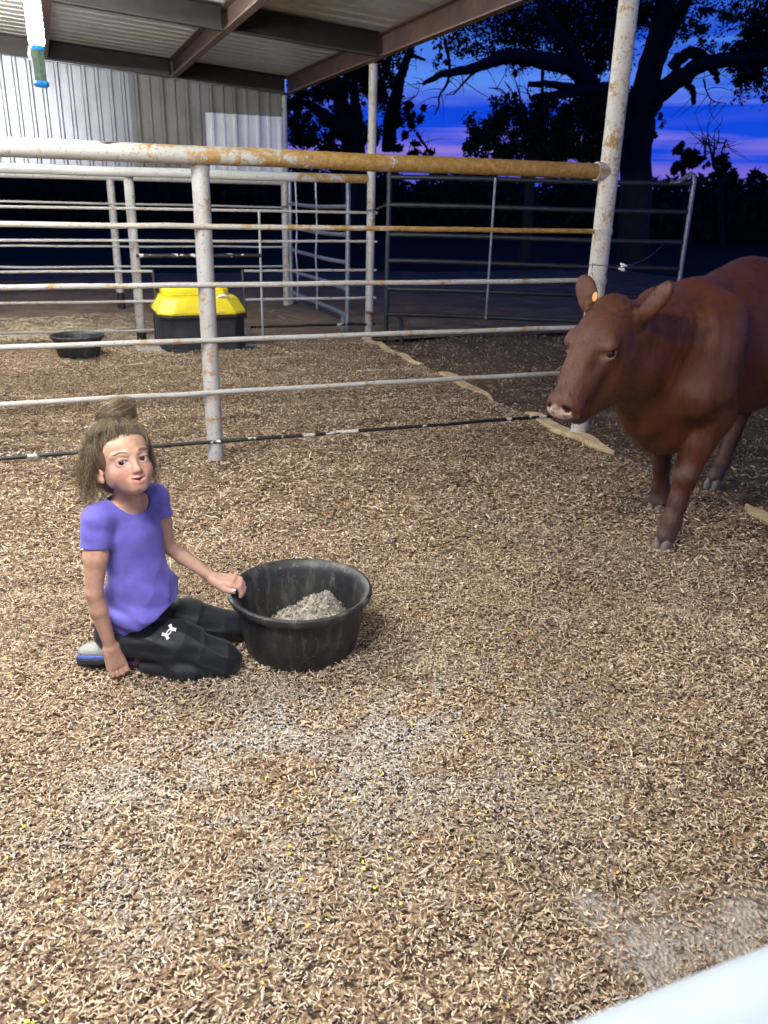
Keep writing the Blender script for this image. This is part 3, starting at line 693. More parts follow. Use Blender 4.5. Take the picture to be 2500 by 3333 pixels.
def pan(name, label, c, R0, R1, h, rot=None, lip=.014):
    t = thing(name, label, 'feed tub', c)
    prof = [(0, .004), (R0*.97, .004), (R0, .012), (R0+(R1-R0)*.5, h*.5), (R1-.014, h-.035), (R1-.012, h-.02)]
    b = MB(); b.lathe(prof+[(R1+lip*.5, h-.026), (R1+lip, h-.012), (R1+lip*.9, h-.002), (R1+lip*.3, h+.002), (R1-.008, h-.004), (R1-.022, h-.03), (R0+(R1-R0)*.5-.01, h*.5), (R0-.014, .028), (0, .024)], c, 72)
    if rot is not None:
        V = b.v[0]; b.v[0] = (V-np.array(c))@np.array(Matrix.Rotation(rot, 3, 'X')).T+np.array(c)
    b.build('tub_wall', M['rubber'], t, True, autos=50)
    return t
TUB = (.648, 2.298, -.012); TR = .222
tub = pan('feed_tub', 'big black rubber feed tub the girl holds, with grey feed inside', TUB, .182, TR, .222)
pan('feed_tub', 'small black rubber pan on the ground left of the yellow waterer', (.17, 7.98, -.005), .185, .225, .19)
# ground feed heaped inside the tub
def heap():
    c = np.array([TUB[0]+.045, TUB[1]+.03]); n = 60; a = np.linspace(-.19, .19, n); X, Y = np.meshgrid(a, a, indexing='ij')
    r = np.hypot(X-.01, Y); z = .115*np.exp(-((X-.035)**2+(Y+.005)**2)/.010)+.045*np.exp(-((X+.065)**2+(Y-.03)**2)/.006)+.03*np.exp(-((X-.075)**2+(Y-.05)**2)/.002)+.012+.03*(vnoise2(X, Y, 45, 9)-.5)+.008*(vnoise2(X, Y, 110, 10)-.5)
    z = np.where(r > .165, -.01, z)
    V = np.stack([X+c[0], Y+c[1], z+.02+TUB[2]], -1).reshape(-1, 3); i = np.arange(n-1)[:, None]*n+np.arange(n-1)[None]
    ok = np.hypot(V[:, 0]-TUB[0], V[:, 1]-TUB[1]) < .188
    F = np.stack([i, i+n, i+n+1, i+1], -1).reshape(-1, 4); F = F[ok[F].all(1)]
    tint = np.tile((.32, .295, .25), (len(V), 1))*rng.uniform(.55, 1.2, (len(V), 1))
    # loose grains on top
    idx = rng.integers(0, len(V), 5200); P = V[idx]+rng.normal(0, .003, (5200, 3)); P[:, 2] += .002
    P = P[(np.hypot(P[:, 0]-TUB[0], P[:, 1]-TUB[1]) < .18) & (P[:, 2] > .02)]
    m = len(P); s = rng.uniform(.002, .0062, (m, 1, 1)); base = np.array([(1, 0, -.3), (-.6, .9, -.2), (-.5, -.9, -.2), (0, 0, .9)])
    Q, _ = np.linalg.qr(rng.normal(size=(m, 3, 3))); G = P[:, None]+s*(base[None]@Q)
    T = np.array([(0, 1, 3), (1, 2, 3), (2, 0, 3), (0, 2, 1)]); GF = (np.arange(m)[:, None, None]*4+T[None]).reshape(-1, 3)
    ct = np.repeat(np.array((.40, .37, .31))*rng.uniform(.4, 1.25, (m, 1)), 4, 0)
    me1 = npmesh('feed_heap', V, F, True, tint); o = link('feed_heap', me1, M['feed'], None, TUB)
    tag(o, 'heap of pale grey ground feed inside the big black tub', 'feed', kind='stuff')
    o2 = link('feed_grain', npmesh('feed_grain', G.reshape(-1, 3), GF, False, ct), M['feed'], o); o2['kind'] = 'stuff'
heap()

# ================================================================== LAMPS
lp = thing('hanging_lamp', 'lit tube work lamp hanging from the roof with dusty green body and blue caps', 'lamp', (.093, 6.6, 2.07))
LX, LY = .093, 6.6
b = MB(); b.tube([(LX, LY, 2.065), (LX, LY, 2.075), (LX, LY, 2.09), (LX, LY, 2.1)], [.040, .050, .050, .044], 8); b.build('end_cap', M['blue_cap'], lp)
b = MB(); b.tube([(LX, LY, 2.10), (LX, LY, 2.285)], .043, 6); b.build('housing', M['lamp_body'], lp)
b = MB(); b.tube([(LX, LY, 2.285), (LX, LY, 2.315)], .047, 8); b.build('collar', M['blue_cap'], lp)
b = MB(); b.tube([(LX, LY, 2.315), (LX, LY, 2.34), (LX, LY, 2.88), (LX, LY, 2.89)], [.045, .05, .05, .045], 20); b.build('lit_tube', M['tube_hang'], lp, True)
b = MB(); b.tube([(LX, LY, 2.89), (LX, LY, 2.94), (LX, LY, zroof(LX)-.02)], [.045, .012, .004], 10); b.build('hook', M['steel'], lp, True)
b = MB(); b.tube([(LX-.048, LY-.02, 2.30), (LX-.055, LY-.025, 2.25), (LX-.05, LY-.02, 2.22)], .01, 8); b.build('clip', M['white_plastic'], lp, True)
def striplight(label, x, y, along, L_, mat):
    z = zroof(x)-.27; t = thing('strip_light', label, 'lamp', (x, y, z), 'strip lights under the shed roof')
    d = np.array(along, float); c = np.array([x, y, z]); n = np.array([-d[1], d[0], 0])
    b = MB(); b.tube([c-d*L_/2, c+d*L_/2], .022, 14); b.build('lit_tube', mat, t, True)
    b = MB()
    p = [c+d*s*L_/2*1.03+n*a+np.array([0, 0, h]) for h in (.04, .075) for s, a in ((-1, -.05), (1, -.05), (1, .05), (-1, .05))]
    b.add(p, [(0, 3, 2, 1), (4, 5, 6, 7), (0, 1, 5, 4), (1, 2, 6, 5), (2, 3, 7, 6), (3, 0, 4, 7)]); b.build('fitting', M['white_plastic'], t)
    for s in (-.4, .4):
        b = MB(); b.tube([c+d*s*L_+np.array([0, 0, .075]), c+d*s*L_+np.array([0, 0, .27])], .004, 6); b.build('hanger', M['steel'], t)
striplight('lit strip light under the roof over the front pen', -.75, .85, (1, 0, 0), 1.3, M['tube_near'])
striplight('added fill strip light under the roof over the bay behind the girl', -1.2, 3.2, (1, 0, 0), 1.3, M['fill_mid'])  # unseen fill, added to even out the bedding from near to far
striplight('added fill strip light under the roof behind the camera', 1.55, -.9, (1, 0, 0), 1.3, M['fill_front'])  # unseen fill, added to brighten calf, fence and girl from the front
striplight('lit strip light under the roof over the far left pen', -1.25, 8.6, (1, 0, 0), 1.2, M['tube_far'])

# ================================================================== GIRL
girl = thing('person', 'girl in violet t-shirt and black track pants kneeling with one hand on the tub rim', 'person', (.12, 2.33, 0))
EYEMID = at(288.5, 994, Y=2.222)
c0 = CAM-EYEMID; c0 /= np.linalg.norm(c0); r0 = AX[:, 0]-c0*(AX[:, 0]@c0); r0 /= np.linalg.norm(r0); u0 = np.cross(c0, r0)
ra = R(13.0); u1 = u0*math.cos(ra)-r0*math.sin(ra); r1 = r0*math.cos(ra)+u0*math.sin(ra)
ya = R(21); fw = c0*math.cos(ya)+r1*math.sin(ya); r2 = r1*math.cos(ya)-c0*math.sin(ya)
pa = R(2); fw, up = fw*math.cos(pa)+u1*math.sin(pa), u1*math.cos(pa)-fw*math.sin(pa)
HB = np.stack([r2, fw, up], 1)                      # head axes: x to the picture's right, y out of the face, z up
HO = EYEMID-fw*.084
def hp(x, y, z): return HO+HB@np.array([x, y, z], float)
def hpv(P): return HO+np.asarray(P)@HB.T
def tohead(P): return (np.asarray(P)-HO)@HB
SR = np.array([.046, 2.268, .535]); SL = np.array([.222, 2.405, .535])
sdir = SL-SR; sdir[2] = 0; sdir /= np.linalg.norm(sdir); fdir = np.array([sdir[1], -sdir[0], 0])   # shoulder line, chest direction
TB = np.stack([sdir, fdir, [0, 0, 1]], 1)
ELR = at(203, 1279, Y=2.243); WRR = at(240, 1400, Y=2.262)
ELL = np.array([.252, 2.415, .362]); WRL = np.array([.378, 2.342, .262])
NB = np.array([.133, 2.335, .545])
def skinfield():
    f = Field((-.06, 2.08, -.02), (.52, 2.52, .84), .0023)
    # torso under the shirt, neck
    f.ell((.135, 2.335, .43), (.088, .060, .125), TB); f.ell((.14, 2.335, .27), (.080, .062, .14), TB, .03)
    f.cap(SR+[.012, .01, .0], SL-[.012, .01, 0], .034, k=.03)
    f.cap(NB+[0, 0, -.06], NB+[0, 0, .0], .058, .040, .02)
    f.cap(NB, hp(0, -.022, -.05), .0365, .036, .018)
    # arms
    f.chain([(SR, .034), (SR*.5+ELR*.5+[0, -.004, 0], .0335), (ELR, .0245)], .012)
    f.chain([(ELR, .0245), (ELR*.7+WRR*.3+[-.002, 0, 0], .0255), (WRR, .0178)], .01)
    f.chain([(SL, .032), (SL*.5+ELL*.5, .029), (ELL, .0225)], .012)
    f.chain([(ELL, .0225), (ELL*.7+WRL*.3+[0, 0, .002], .0235), (WRL, .0170)], .01)
    # right hand: pressed into the shavings, fingers bent down
    d = np.array([.16, .02, -.98]); d /= np.linalg.norm(d); across = np.array([.92, .34, .16]); across -= d*(across@d); across /= np.linalg.norm(across); out_ = np.cross(across, d); HOUT = out_*np.sign(out_@(CAM-WRR))
    K = WRR+d*.062
    for s, w in ((-.021, .0115), (-.007, .0125), (.007, .0125), (.021, .012)): f.cap(WRR+across*s*.55, K+across*s, .0135, w, .012)
    for s, ln, r in ((-.0225, .033, .0070), (-.0078, .042, .0077), (.0080, .045, .0078), (.0235, .040, .0082)):
        a = K+across*s+d*.004+HOUT*.002; b = a+d*ln*.58+HOUT*.006; e = b+d*ln*.55-HOUT*.020
        f.cap(a, b, r*1.1, r, .0025); f.cap(b, e, r, r*.86, .0015)
    t0 = WRR+d*.020+across*.016-HOUT*.006; t1 = WRR+d*.048+across*.028-HOUT*.014; t2 = WRR+d*.078+across*.024-HOUT*.024
    f.cap(t0, t1, .012, .0098, .008); f.cap(t1, t2, .0098, .008, .003)
    # left hand over the tub rim
    k = np.array([.430, 2.318, .258]); d = k-WRL; ln = np.linalg.norm(d); d /= ln
    ac = np.array([-.50, -.84, -.16]); ac -= d*(ac@d); ac /= np.linalg.norm(ac)      # toward the thumb side, nearer the camera
    for s, w in ((-.022, .0105), (-.008, .012), (.007, .012), (.021, .0115)): f.cap(WRL+ac*s*.55, k+ac*s, .0135, w, .012)
    dn = np.array([0, 0, -1.])
    for s, l1, l2, l3, r in ((-.024, .022, .018, .012, .0076), (-.0085, .027, .021, .014, .0083), (.007, .028, .022, .014, .0084), (.0215, .026, .020, .013, .0082)):
        a = k+ac*s; b = a+(d*.93+dn*.25-ac*.08)*l1; e = b+(d*.42+dn*.9)*l2; g_ = e+(dn*.95-d*.25)*l3
        f.cap(a, b, r*1.12, r, .0035); f.cap(b, e, r, r*.92, .002); f.cap(e, g_, r*.92, r*.82, .002)
    t0 = WRL+d*.014+ac*.018+dn*.004; t1 = WRL+d*.040+ac*.031+dn*.012; t2 = WRL+d*.068+ac*.033+dn*.014
    f.cap(t0, t1, .0125, .0098, .008); f.cap(t1, t2, .0098, .0082, .003)
    thumb = (t2, d, ac)
    # ankle
    f.cap((.17, 2.30, .03), (.085, 2.335, .036), .024, .020)
    # head
    H = lambda c, r, k=.012, mode='u': f.ell(hp(*c), r, HB, k, mode)
    H((0, -.016, .032), (.0755, .094, .082)); H((0, .030, -.008), (.0570, .060, .077), .02)
    H((0, .034, .045), (.061, .050, .046), .02)
    H((0, .045, -.056), (.038, .036, .034), .022); f.cap(hp(-.009, .067, -.0735), hp(.009, .067, -.0735), .0125, k=.018)
    for s in (-1, 1):
        H((s*.033, .050, -.030), (.025, .026, .024), .02); H((s*.043, .006, -.042), (.014, .030, .018), .02)
        f.cap(hp(s*.016, .0835, .0205), hp(s*.047, .068, .020), .0065, .005, .012)           # brow
        H((s*.0305, .0905, .0005), (.0175, .013, .0115), .011, 's')                            # socket
    # nose
    f.cap(hp(0, .084, .004), hp(0, .0955, -.026), .0050, .0062, .010); f.ell(hp(0, .0960, -.0295), (.0080, .0080, .0070), HB, .007)
    for s in (-1, 1):
        H((s*.0092, .0895, -.0325), (.0056, .0070, .0052), .006); f.ell(hp(s*.0052, .0965, -.0365), (.003, .004, .0022), HB, .002, 's')
    # lids round the eyeballs, cut open
    for s in (-1, 1):
        H((s*.0305, .0712, .0005), (.0158, .0138, .0140), .006)
        f.ell(hp(s*.0305, .0875, -.0003), (.0156, .012, .0078), HB, .0020, 's')
        f.cap(hp(s*.0305-.012, .0815, .0072), hp(s*.0305+.012, .0815, .0072), .0022, k=.003)
    # mouth
    H((0, .0755, -.054), (.026, .012, .014), .012)
    f.cap(hp(-.021, .0800, -.0470), hp(0, .0885, -.0492), .0024, .0036, .004); f.cap(hp(0, .0885, -.0492), hp(.021, .0800, -.0470), .0036, .0024, .004)
    f.cap(hp(-.013, .0830, -.0610), hp(0, .0855, -.0625), .0040, .0050, .004); f.cap(hp(0, .0855, -.0625), hp(.013, .0830, -.0610), .0050, .0040, .004)
    for s in (-1, 1): f.cap(hp(s*.0205, .0835, -.0495), hp(0, .0925, -.0552), .0012, .0036, .002, 's'); f.cap(hp(s*.0205, .078, -.0495), hp(0, .086, -.0552), .0012, .0036, .002, 's')
    # ears
    for s in (-1, 1):
        B = HB@np.array(Matrix.Rotation(s*.35, 3, 'Z'))
        f.ell(hp(s*.0735, -.006, -.012), (.0075, .017, .028), B, .006); f.ell(hp(s*.079, -.001, -.010), (.005, .009, .017), B, .003, 's'); f.ell(hp(s*.071, .002, -.034), (.006, .007, .009), B, .005)
    return f, thumb
fs, thumb = skinfield(); V, F = fs.surf()
h = tohead(V); tint = np.tile((.52, .31, .22), (len(V), 1))
def blend(w, c):
    global tint
    w = np.clip(w, 0, 1)[:, None]; tint = tint*(1-w)+np.array(c)*w
isface = (h[:, 1] > .02) & (h[:, 2] > -.10)
for s in (-1, 1):
    blend(.52*np.exp(-(((h[:, 0]-s*.041)/.019)**2+((h[:, 2]+.032)/.016)**2))*isface, (.56, .20, .165))
blend(.5*np.exp(-((h[:, 0]/.010)**2+((h[:, 2]+.031)/.009)**2))*isface, (.56, .26, .19))
blend(.35*np.exp(-(((np.abs(h[:, 0])-.0305)/.016)**2+((h[:, 2]+.010)/.007)**2))*isface, (.40, .20, .17))
lipw = np.exp(-((h[:, 0]/.0195)**4))*np.exp(-(((h[:, 2]+.0620)/.0056)**4)); lipu = np.exp(-((h[:, 0]/.0205)**4))*np.exp(-(((h[:, 2]+.0498)/.0030)**4))
blend(np.maximum(.85*lipw, .7*lipu)*(h[:, 1] > .06), (.50, .165, .15))
blend(((np.abs(h[:, 0]) < .0225) & (np.abs(h[:, 2]+.0552-.0055*(h[:, 0]/.0205)**2) < .0046) & (h[:, 1] > .05) & (h[:, 1] < .0835))*1., (.05, .012, .012))
blend(.35*np.exp(-((h[:, 0]/.09)**2+((h[:, 2]-.05)/.02)**2))*isface, (.52, .35, .22))
knk = np.exp(-(np.linalg.norm(V-WRR+np.array([.012, 0, -.075]), axis=1)/.03)**2); blend(.35*knk, (.50, .24, .18))
knk = np.exp(-(np.linalg.norm(V-np.array([.45, 2.30, .25]), axis=1)/.03)**2); blend(.35*knk, (.56, .27, .21))
arm = (V[:, 2] < .47) & (V[:, 0] < .09); blend(.45*arm, (.50, .285, .19))
link('body', npmesh('body', V, F, True, tint), M['skin'], girl)
# eyes
for s in (-1, 1):
    c = hp(s*.0305, .0705, .0003); b = MB(); n1, n2 = 14, 18
    def sph(mb, c, r, a0, a1, B):
        Vv = []
        for i in range(n1):
            a = a0+(a1-a0)*i/(n1-1)
            Vv += [c+B@np.array([r*math.sin(a)*math.cos(t), r*math.cos(a), r*math.sin(a)*math.sin(t)]) for t in np.linspace(0, 2*np.pi, n2, endpoint=False)]
        mb.add(np.array(Vv), [(i*n2+j, i*n2+(j+1) % n2, (i+1)*n2+(j+1) % n2, (i+1)*n2+j) for i in range(n1-1) for j in range(n2)])
    g = (CAM-c); g /= np.linalg.norm(g); gx = np.cross(g, HB[:, 2]); gx /= np.linalg.norm(gx); GB = np.stack([gx, g, np.cross(gx, g)], 1)
    sph(b, c, .0128, .001, 3.1, GB); e = b.build('eye', M['eyeball'], girl, True)
    b = MB(); sph(b, c, .01295, .001, .60, GB); b.build('iris', M['iris'], e, True)
# lashes and brows
b = MB(); P = []
for s in (-1, 1):
    for sx in np.linspace(-1, 1, 16):
        x = s*.0305+sx*.0125; z = .0052*math.sqrt(max(0, 1-sx*sx))+.0006; y = .0842-.0035*sx*sx
        P.append([hp(x, y, z), hp(x+sx*.0012, y+.003, z+.0006), hp(x+sx*.002, y+.0045, z+.0022)])
Vs, Fs, Ts = strands(np.array(P), np.array([.0007, .0005, .0002]), np.zeros((len(P), 3)))
link('eyelashes', npmesh('eyelashes', Vs, Fs), M['lash'], girl)['kind'] = 'stuff'
P = []
for s in (-1, 1):
    for i in range(110):
        t = rng.random(); x = s*(.015+.034*t); z = .0225+.0055*math.sin(min(t*1.35, 1)*2.4)-.003*t+rng.normal(0, .0008); y = .0925-.0185*t**1.6
        P.append([hp(x, y, z), hp(x+s*.003, y-.0005, z+.0012), hp(x+s*.006, y-.003, z+.001)])
Vs, Fs, Ts = strands(np.array(P), np.array([.00032, .0003, .00015]), np.zeros((len(P), 3)))
for s_ in (0,): link('eyebrows', npmesh('eyebrows', Vs, Fs), M['brow'], girl)['kind'] = 'stuff'
# thumb nail with white polish
t2, td, tac = thumb
b = MB(); nn = np.array([0, -.35, .94]); nn -= td*(nn@td); nn /= np.linalg.norm(nn); na = np.cross(td, nn); n_ = 10
ctr = t2+td*.001+nn*.0066+(CAM-t2)/np.linalg.norm(CAM-t2)*.002
b.add([ctr+td*.0062*math.cos(a)+na*.0050*math.sin(a)+nn*.0012*k for k in (-1, 1) for a in np.linspace(0, 2*np.pi, n_, endpoint=False)], [tuple(range(n_-1, -1, -1)), tuple(range(n_, 2*n_))]+[(j, (j+1) % n_, n_+(j+1) % n_, n_+j) for j in range(n_)])
b.build('nail', M['nail'], girl, True)

# ---- t-shirt
def shirtfield():
    f = Field((-.08, 2.12, .08), (.36, 2.54, .64), .0029)
    f.ell((.137, 2.335, .435), (.098, .069, .132), TB, .02); f.ell((.148, 2.332, .30), (.093, .074, .16), TB, .05)
    f.ell((.155, 2.335, .20), (.112, .096, .10), TB, .06)
    f.cap(SR+[.008, .008, .004], SL-[.008, .008, -.004], .039, k=.03)
    f.cap(NB+[0, 0, -.07], NB+[0, 0, -.02], .072, .056, .05)
    for S0, E0, k0, r0_, r1_, ra_ in ((SR, ELR, .37, .0405, .0440, .0360), (SL, ELL, .33, .039, .0415, .0345)):
        e_ = S0*(1-k0)+E0*k0; d_ = (E0-S0)/np.linalg.norm(E0-S0); g = Field((-.08, 2.12, .08), (.36, 2.54, .64), .0029)
        g.cap(S0, e_+d_*.02, r0_, r1_); g.disp(lambda X, Y, Z: .0012*np.sin(90*(X*.6+Z)+3*fnoise(X, Y, Z, 25, 7))+.002*fnoise(X, Y, Z, 50, 6))
        g.plane(e_, d_, e_-.09, e_+.09); g.cap(e_-d_*.012, e_+d_*.05, ra_*.9, ra_, k=.004, mode='s'); f.merge(g, .026)
    def folds(X, Y, Z):
        a = (X-.13)*fdir[0]+(Y-2.33)*fdir[1]; s = (X-.13)*sdir[0]+(Y-2.33)*sdir[1]
        lo = np.clip((.44-Z)/.25, .05, 1)
        cr_ = lambda ph: np.maximum(1-np.sqrt(np.sin(ph)**2+.03), 0)**1.6
        w = fnoise(s, a, Z, 34, 5)*.008+.0065*cr_(34*(Z*.85+.75*s)+2.2*fnoise(s, a, Z, 16, 13))*np.clip((.43-Z)/.15, .1, 1)+.005*cr_(40*(Z*.9-.9*s+.4*a)+2.5*fnoise(s, a, Z, 14, 14)+1)*np.clip((.50-Z)/.15, .15, 1)+fnoise(s*2, a*2, Z*.8+s*.9, 44, 8)*.007
        d = np.sin(62*(Z*.75+.62*s-.25*a)+3*np.sin(9*Z+14*s))*.0085*np.clip((.42-Z)/.12, .15, 1)
        e = np.sin(105*(Z-.30*np.abs(s-.02)+.5*a)+2*fnoise(s, a, Z, 18, 12))*.005*np.clip((.27-Z)/.06, 0, 1)
        return w*lo+d+e+.002*fnoise(X, Y, Z, 110, 3)
    f.disp(folds)
    # hem: slanting across the lap
    A = at(257, 1383, Y=2.262); B = at(385, 1303, Y=2.25); C = np.array([.21, 2.46, .185]); nrm = np.cross(B-A, C-A); nrm *= -np.sign(nrm[2])
    f.plane(A, nrm, (-.1, 2.0, 0), (.5, 2.6, .34))
    # sleeve ends and the arm holes
    # neck opening
    cn = NB+fdir*.012+np.array([0, 0, .020]); B2 = np.stack([sdir, fdir*math.cos(.5)-np.array([0, 0, 1])*math.sin(.5), np.array([0, 0, 1])*math.cos(.5)+fdir*math.sin(.5)], 1)
    f.ell(cn, (.064, .058, .046), B2, .004, 's'); f.ell(cn+[0, 0, .06], (.058, .052, .06), B2, .004, 's')
    return f
fsh = shirtfield(); V, F = fsh.surf()
tint = np.tile((.150, .135, .50), (len(V), 1))
sh_o = link('shirt', npmesh('shirt', V, F, True, tint), M['shirt'], girl)
# ---- track pants
KR = np.array([.372, 2.205, .052]); KL = np.array([.442, 2.385, .056])
def pantsfield():
    f = Field((-.03, 2.10, -.03), (.53, 2.56, .28), .0033)
    f.ell((.095, 2.375, .115), (.095, .100, .085), None, .02)
    f.chain([((.11, 2.325, .118), .070), (KR*.5+np.array([.11, 2.325, .118])*.5+[0, 0, .014], .066), (KR, .053)], .03)
    f.chain([((.13, 2.42, .118), .072), (KL*.5+np.array([.13, 2.42, .118])*.5+[0, 0, .012], .064), (KL, .052)], .03)
    f.chain([(KR+[-.01, .0, -.01], .046), ((.24, 2.225, .030), .043), ((.125, 2.308, .030), .034)], .012)
    f.chain([(KL+[-.01, .01, -.01], .046), ((.30, 2.45, .032), .043), ((.17, 2.50, .030), .036)], .012)
    def w(X, Y, Z):
        a = fnoise(X, Y, Z, 42, 21)*.0032+fnoise(X, Y, Z*2, 85, 22)*.0016
        q = np.sin(120*(X*.55+Z*1.0+.25*(Y-2.2))+3.5*fnoise(X, Y, Z, 24, 23))*.0016
        kn = np.exp(-((X-.33)/.09)**2)+.6*np.exp(-((X-.14)/.06)**2)
        cr_ = (1-np.abs(np.sin(46*(X*.5+Z*1.1+.3*Y)+2.5*fnoise(X, Y, Z, 16, 24))))**2.5*.0055+(1-np.abs(np.sin(40*(X*.9-Z*.7)+2.5*fnoise(X, Y, Z, 16, 25))))**2.5*.004
        return a*1.6+q*np.clip(kn, .25, 1)+cr_*np.clip(kn, .35, 1)
    f.disp(w)
    f.plane((.135, 2.30, .03), (-.86, .50, 0), (.05, 2.22, -.03), (.2, 2.36, .055))
    return f
fp = pantsfield(); V, F = fp.surf()
tint = np.tile((.0075, .0098, .0135), (len(V), 1)); dust = np.clip(.5*np.exp(-((V[:, 2]-.01)/.018)**2)*(vnoise2(V[:, 0]*3, V[:, 1]*3, 30, 77) > .62), 0, 1)[:, None]; tint = tint*(1-dust)+.10*dust
pants = link('trousers', npmesh('trousers', V, F, True, tint), M['pants'], girl)
# white print on the thigh, laid on the cloth
def onpants(px, py):
    d = at(px, py, dist=1.)-CAM; t = np.arange(2.0, 2.9, .0008); P = CAM+d*t[:, None]; v = fp.look(P); i = np.argmax(v < .0012); return P[i]-d*.0022
e_v = np.array([19.5, -23.0])*.56; e_u = np.array([23.0, 19.5])*.40
lobe = [(-.66, .55), (-.60, .72), (-.46, 1.02), (-.24, .84), (0, .78), (.24, .84), (.46, 1.02), (.60, .72), (.66, .55), (.40, .50), (.22, .36), (.14, .22)]
ringo = [(.30*math.sin(a), .52*math.cos(a)) for a in np.linspace(0, 2*np.pi, 24, endpoint=False)]
ringi = [(.13*math.sin(a), .34*math.cos(a)) for a in np.linspace(0, 2*np.pi, 24, endpoint=False)]
lobe = lobe[:-2]+[(.28, .40), (.0, .44), (-.28, .40), (-.40, .50)]
b = MB(); ctr = np.array([365., 1365.])
pt = lambda q: onpants(*(ctr+e_u*q[0]*1.25+e_v*q[1]))
for sg in (1, -1):
    P = [pt((x*sg, y*sg)) for x, y in lobe]; n_ = len(P); cc = pt((0, .62*sg)); b.add(P+[cc], [(i, (i+1) % n_, n_) for i in range(n_)])
P = [pt(q) for q in ringo]+[pt(q) for q in ringi]; b.add(P, [(i, (i+1) % 24, 24+(i+1) % 24, 24+i) for i in range(24)])
b.build('print', M['print'], pants)
# ---- shoes
def shoe(label, heel, toe, upv, mats):
    heel = np.array(heel); toe = np.array(toe); ex = toe-heel; L_ = np.linalg.norm(ex); ex /= L_; uz = np.array(upv, float); uz -= ex*(uz@ex); uz /= np.linalg.norm(uz); B = np.stack([ex, np.cross(uz, ex), uz], 1)
    lo = np.minimum(heel, toe)-.07; hi = np.maximum(heel, toe)+.08
    q = lambda x, y, z: heel+B@np.array([x, y, z])
    f = Field(lo, hi, .0025); f.ell(q(L_*.28, 0, .033), (.055, .028, .036), B); f.ell(q(L_*.70, 0, .026), (.062, .031, .026), B, .03)
    f.ell(q(L_*.22, 0, .062), (.026, .018, .03), B, .004, 's'); f.plane(q(0, 0, .012), -uz, lo, hi)
    V, F = f.surf(); root = link('shoe', npmesh('shoe', V, F), mats[0], girl)
    if label: root['label'] = label
    for nm, z0, z1, mt, g in (('midsole', .004, .016, mats[1], 1.04), ('outsole', -.014, .0055, mats[2], 1.06)):
        f = Field(lo, hi, .0025); f.ell(q(L_*.3, 0, .0), (.064*g, .031*g, .06), B); f.ell(q(L_*.7, 0, .0), (.066*g, .034*g, .06), B, .03)
        f.plane(q(0, 0, z1), uz, lo, hi); f.plane(q(0, 0, z0), -uz, lo, hi); V, F = f.surf(); link(nm, npmesh(nm, V, F), mt, root)
    return root
ns = shoe('near shoe with grey suede upper', (.095, 2.325, .046), (-.030, 2.372, .036), (-.25, .42, 1.), (M['shoe_grey'], M['shoe_blue'], M['shoe_sole']))
fk = Field((.02, 2.27, 0), (.14, 2.40, .13), .0025); fk.ell((.072, 2.330, .068), (.036, .022, .020), k=.01); fk.ell((.105, 2.318, .062), (.018, .016, .010), k=.004, mode='s'); V, F = fk.surf(); link('tongue', npmesh('tongue', V, F), M['shoe_lilac'], ns)
shoe('far shoe with lilac knit upper', (.165, 2.475, .050), (.045, 2.48, .036), (-.1, .1, 1.), (M['shoe_lilac'], M['shoe_blue'], M['shoe_sole']))
b = MB(); b.tube([(.112, 2.322, .034), (.09, 2.333, .037), (.075, 2.34, .04)], [.0215, .0225, .0225], 16); b.build('sock', M['sock'], girl, True)

# ---- hair
HC = np.array([0, -.018, .036]); HR_ = np.array([.085, .1015, .089])
f = Field(HO-.16, HO+.20, .003)
f.ell(hp(*HC), HR_*.962, HB, .01); f.ell(hp(0, -.055, -.022), (.068, .055, .060), HB, .02)

f.disp(lambda X, Y, Z: .004*fnoise(X, Y, Z, 70, 51)+.003*fnoise(X, Y, Z, 130, 52))
f.ell(hp(0, .090, -.034), (.066, .085, .088), HB, .010, 's'); f.ell(hp(0, .10, -.075), (.064, .095, .085), HB, .01, 's')
for s in (-1, 1): f.ell(hp(s*.085, -.002, -.026), (.03, .022, .026), HB, .008, 's')
BUN = np.array([.026, -.020, .140])
f.ell(hp(*BUN), (.044, .042, .034), HB, .015)
V, F = f.surf(); hcol = np.array((.098, .066, .038)); lt = np.array((.37, .275, .160))
nz_ = vnoise2(tohead(V)[:, 0]*40+tohead(V)[:, 1]*25, tohead(V)[:, 2]*5, 3, 88)[:, None]
hair = link('hair', npmesh('hair', V, F, True, hcol*(.55+.8*nz_)), M['hair'], girl)
def rayell(d, k=1.):
    q = 1/np.sqrt(((d/HR_)**2).sum(-1, keepdims=True)); return HC+d*q*k
P = []; TT = []
def onface(p): return ((p[:, 0]/.058)**2+((p[:, 2]+.035)/.088)**2 < 1) & (p[:, 1] > .02)
# swept-back strands from hairline to the bun
n = 5200; m = 9; az = rng.uniform(-2.6, 2.6, n); el = np.where(np.abs(az) < 1.25, np.interp(np.abs(az), [0, .5, .75, 1.0, 1.25], [.20, .20, .12, -.12, -.45])+rng.exponential(.10, n)-.05, rng.uniform(-.75, .6, n))
d0 = np.stack([np.sin(az)*np.cos(el), np.cos(az)*np.cos(el), np.sin(el)], 1); d1 = np.array([.20, -.05, .97])+rng.normal(0, .10, (n, 3)); d1 /= np.linalg.norm(d1, axis=1)[:, None]
t = np.linspace(0, 1, m)[None, :, None]; D = d0[:, None]*(1-t)+d1[:, None]*t; D /= np.linalg.norm(D, axis=2, keepdims=True)
cl = np.sin(az*9+1.3*np.sin(az*4))*.5+.5*np.sin(az*17+el*6)
k = 1+(-.02+(.055+.03*cl[:, None, None]+.05*rng.random((n, 1, 1))**2)*np.sin(np.minimum(t*1.5, 1)*np.pi/2)+(.10*rng.random((n, 1, 1))**5)*np.sin(t*np.pi)); A = rayell(D, k)
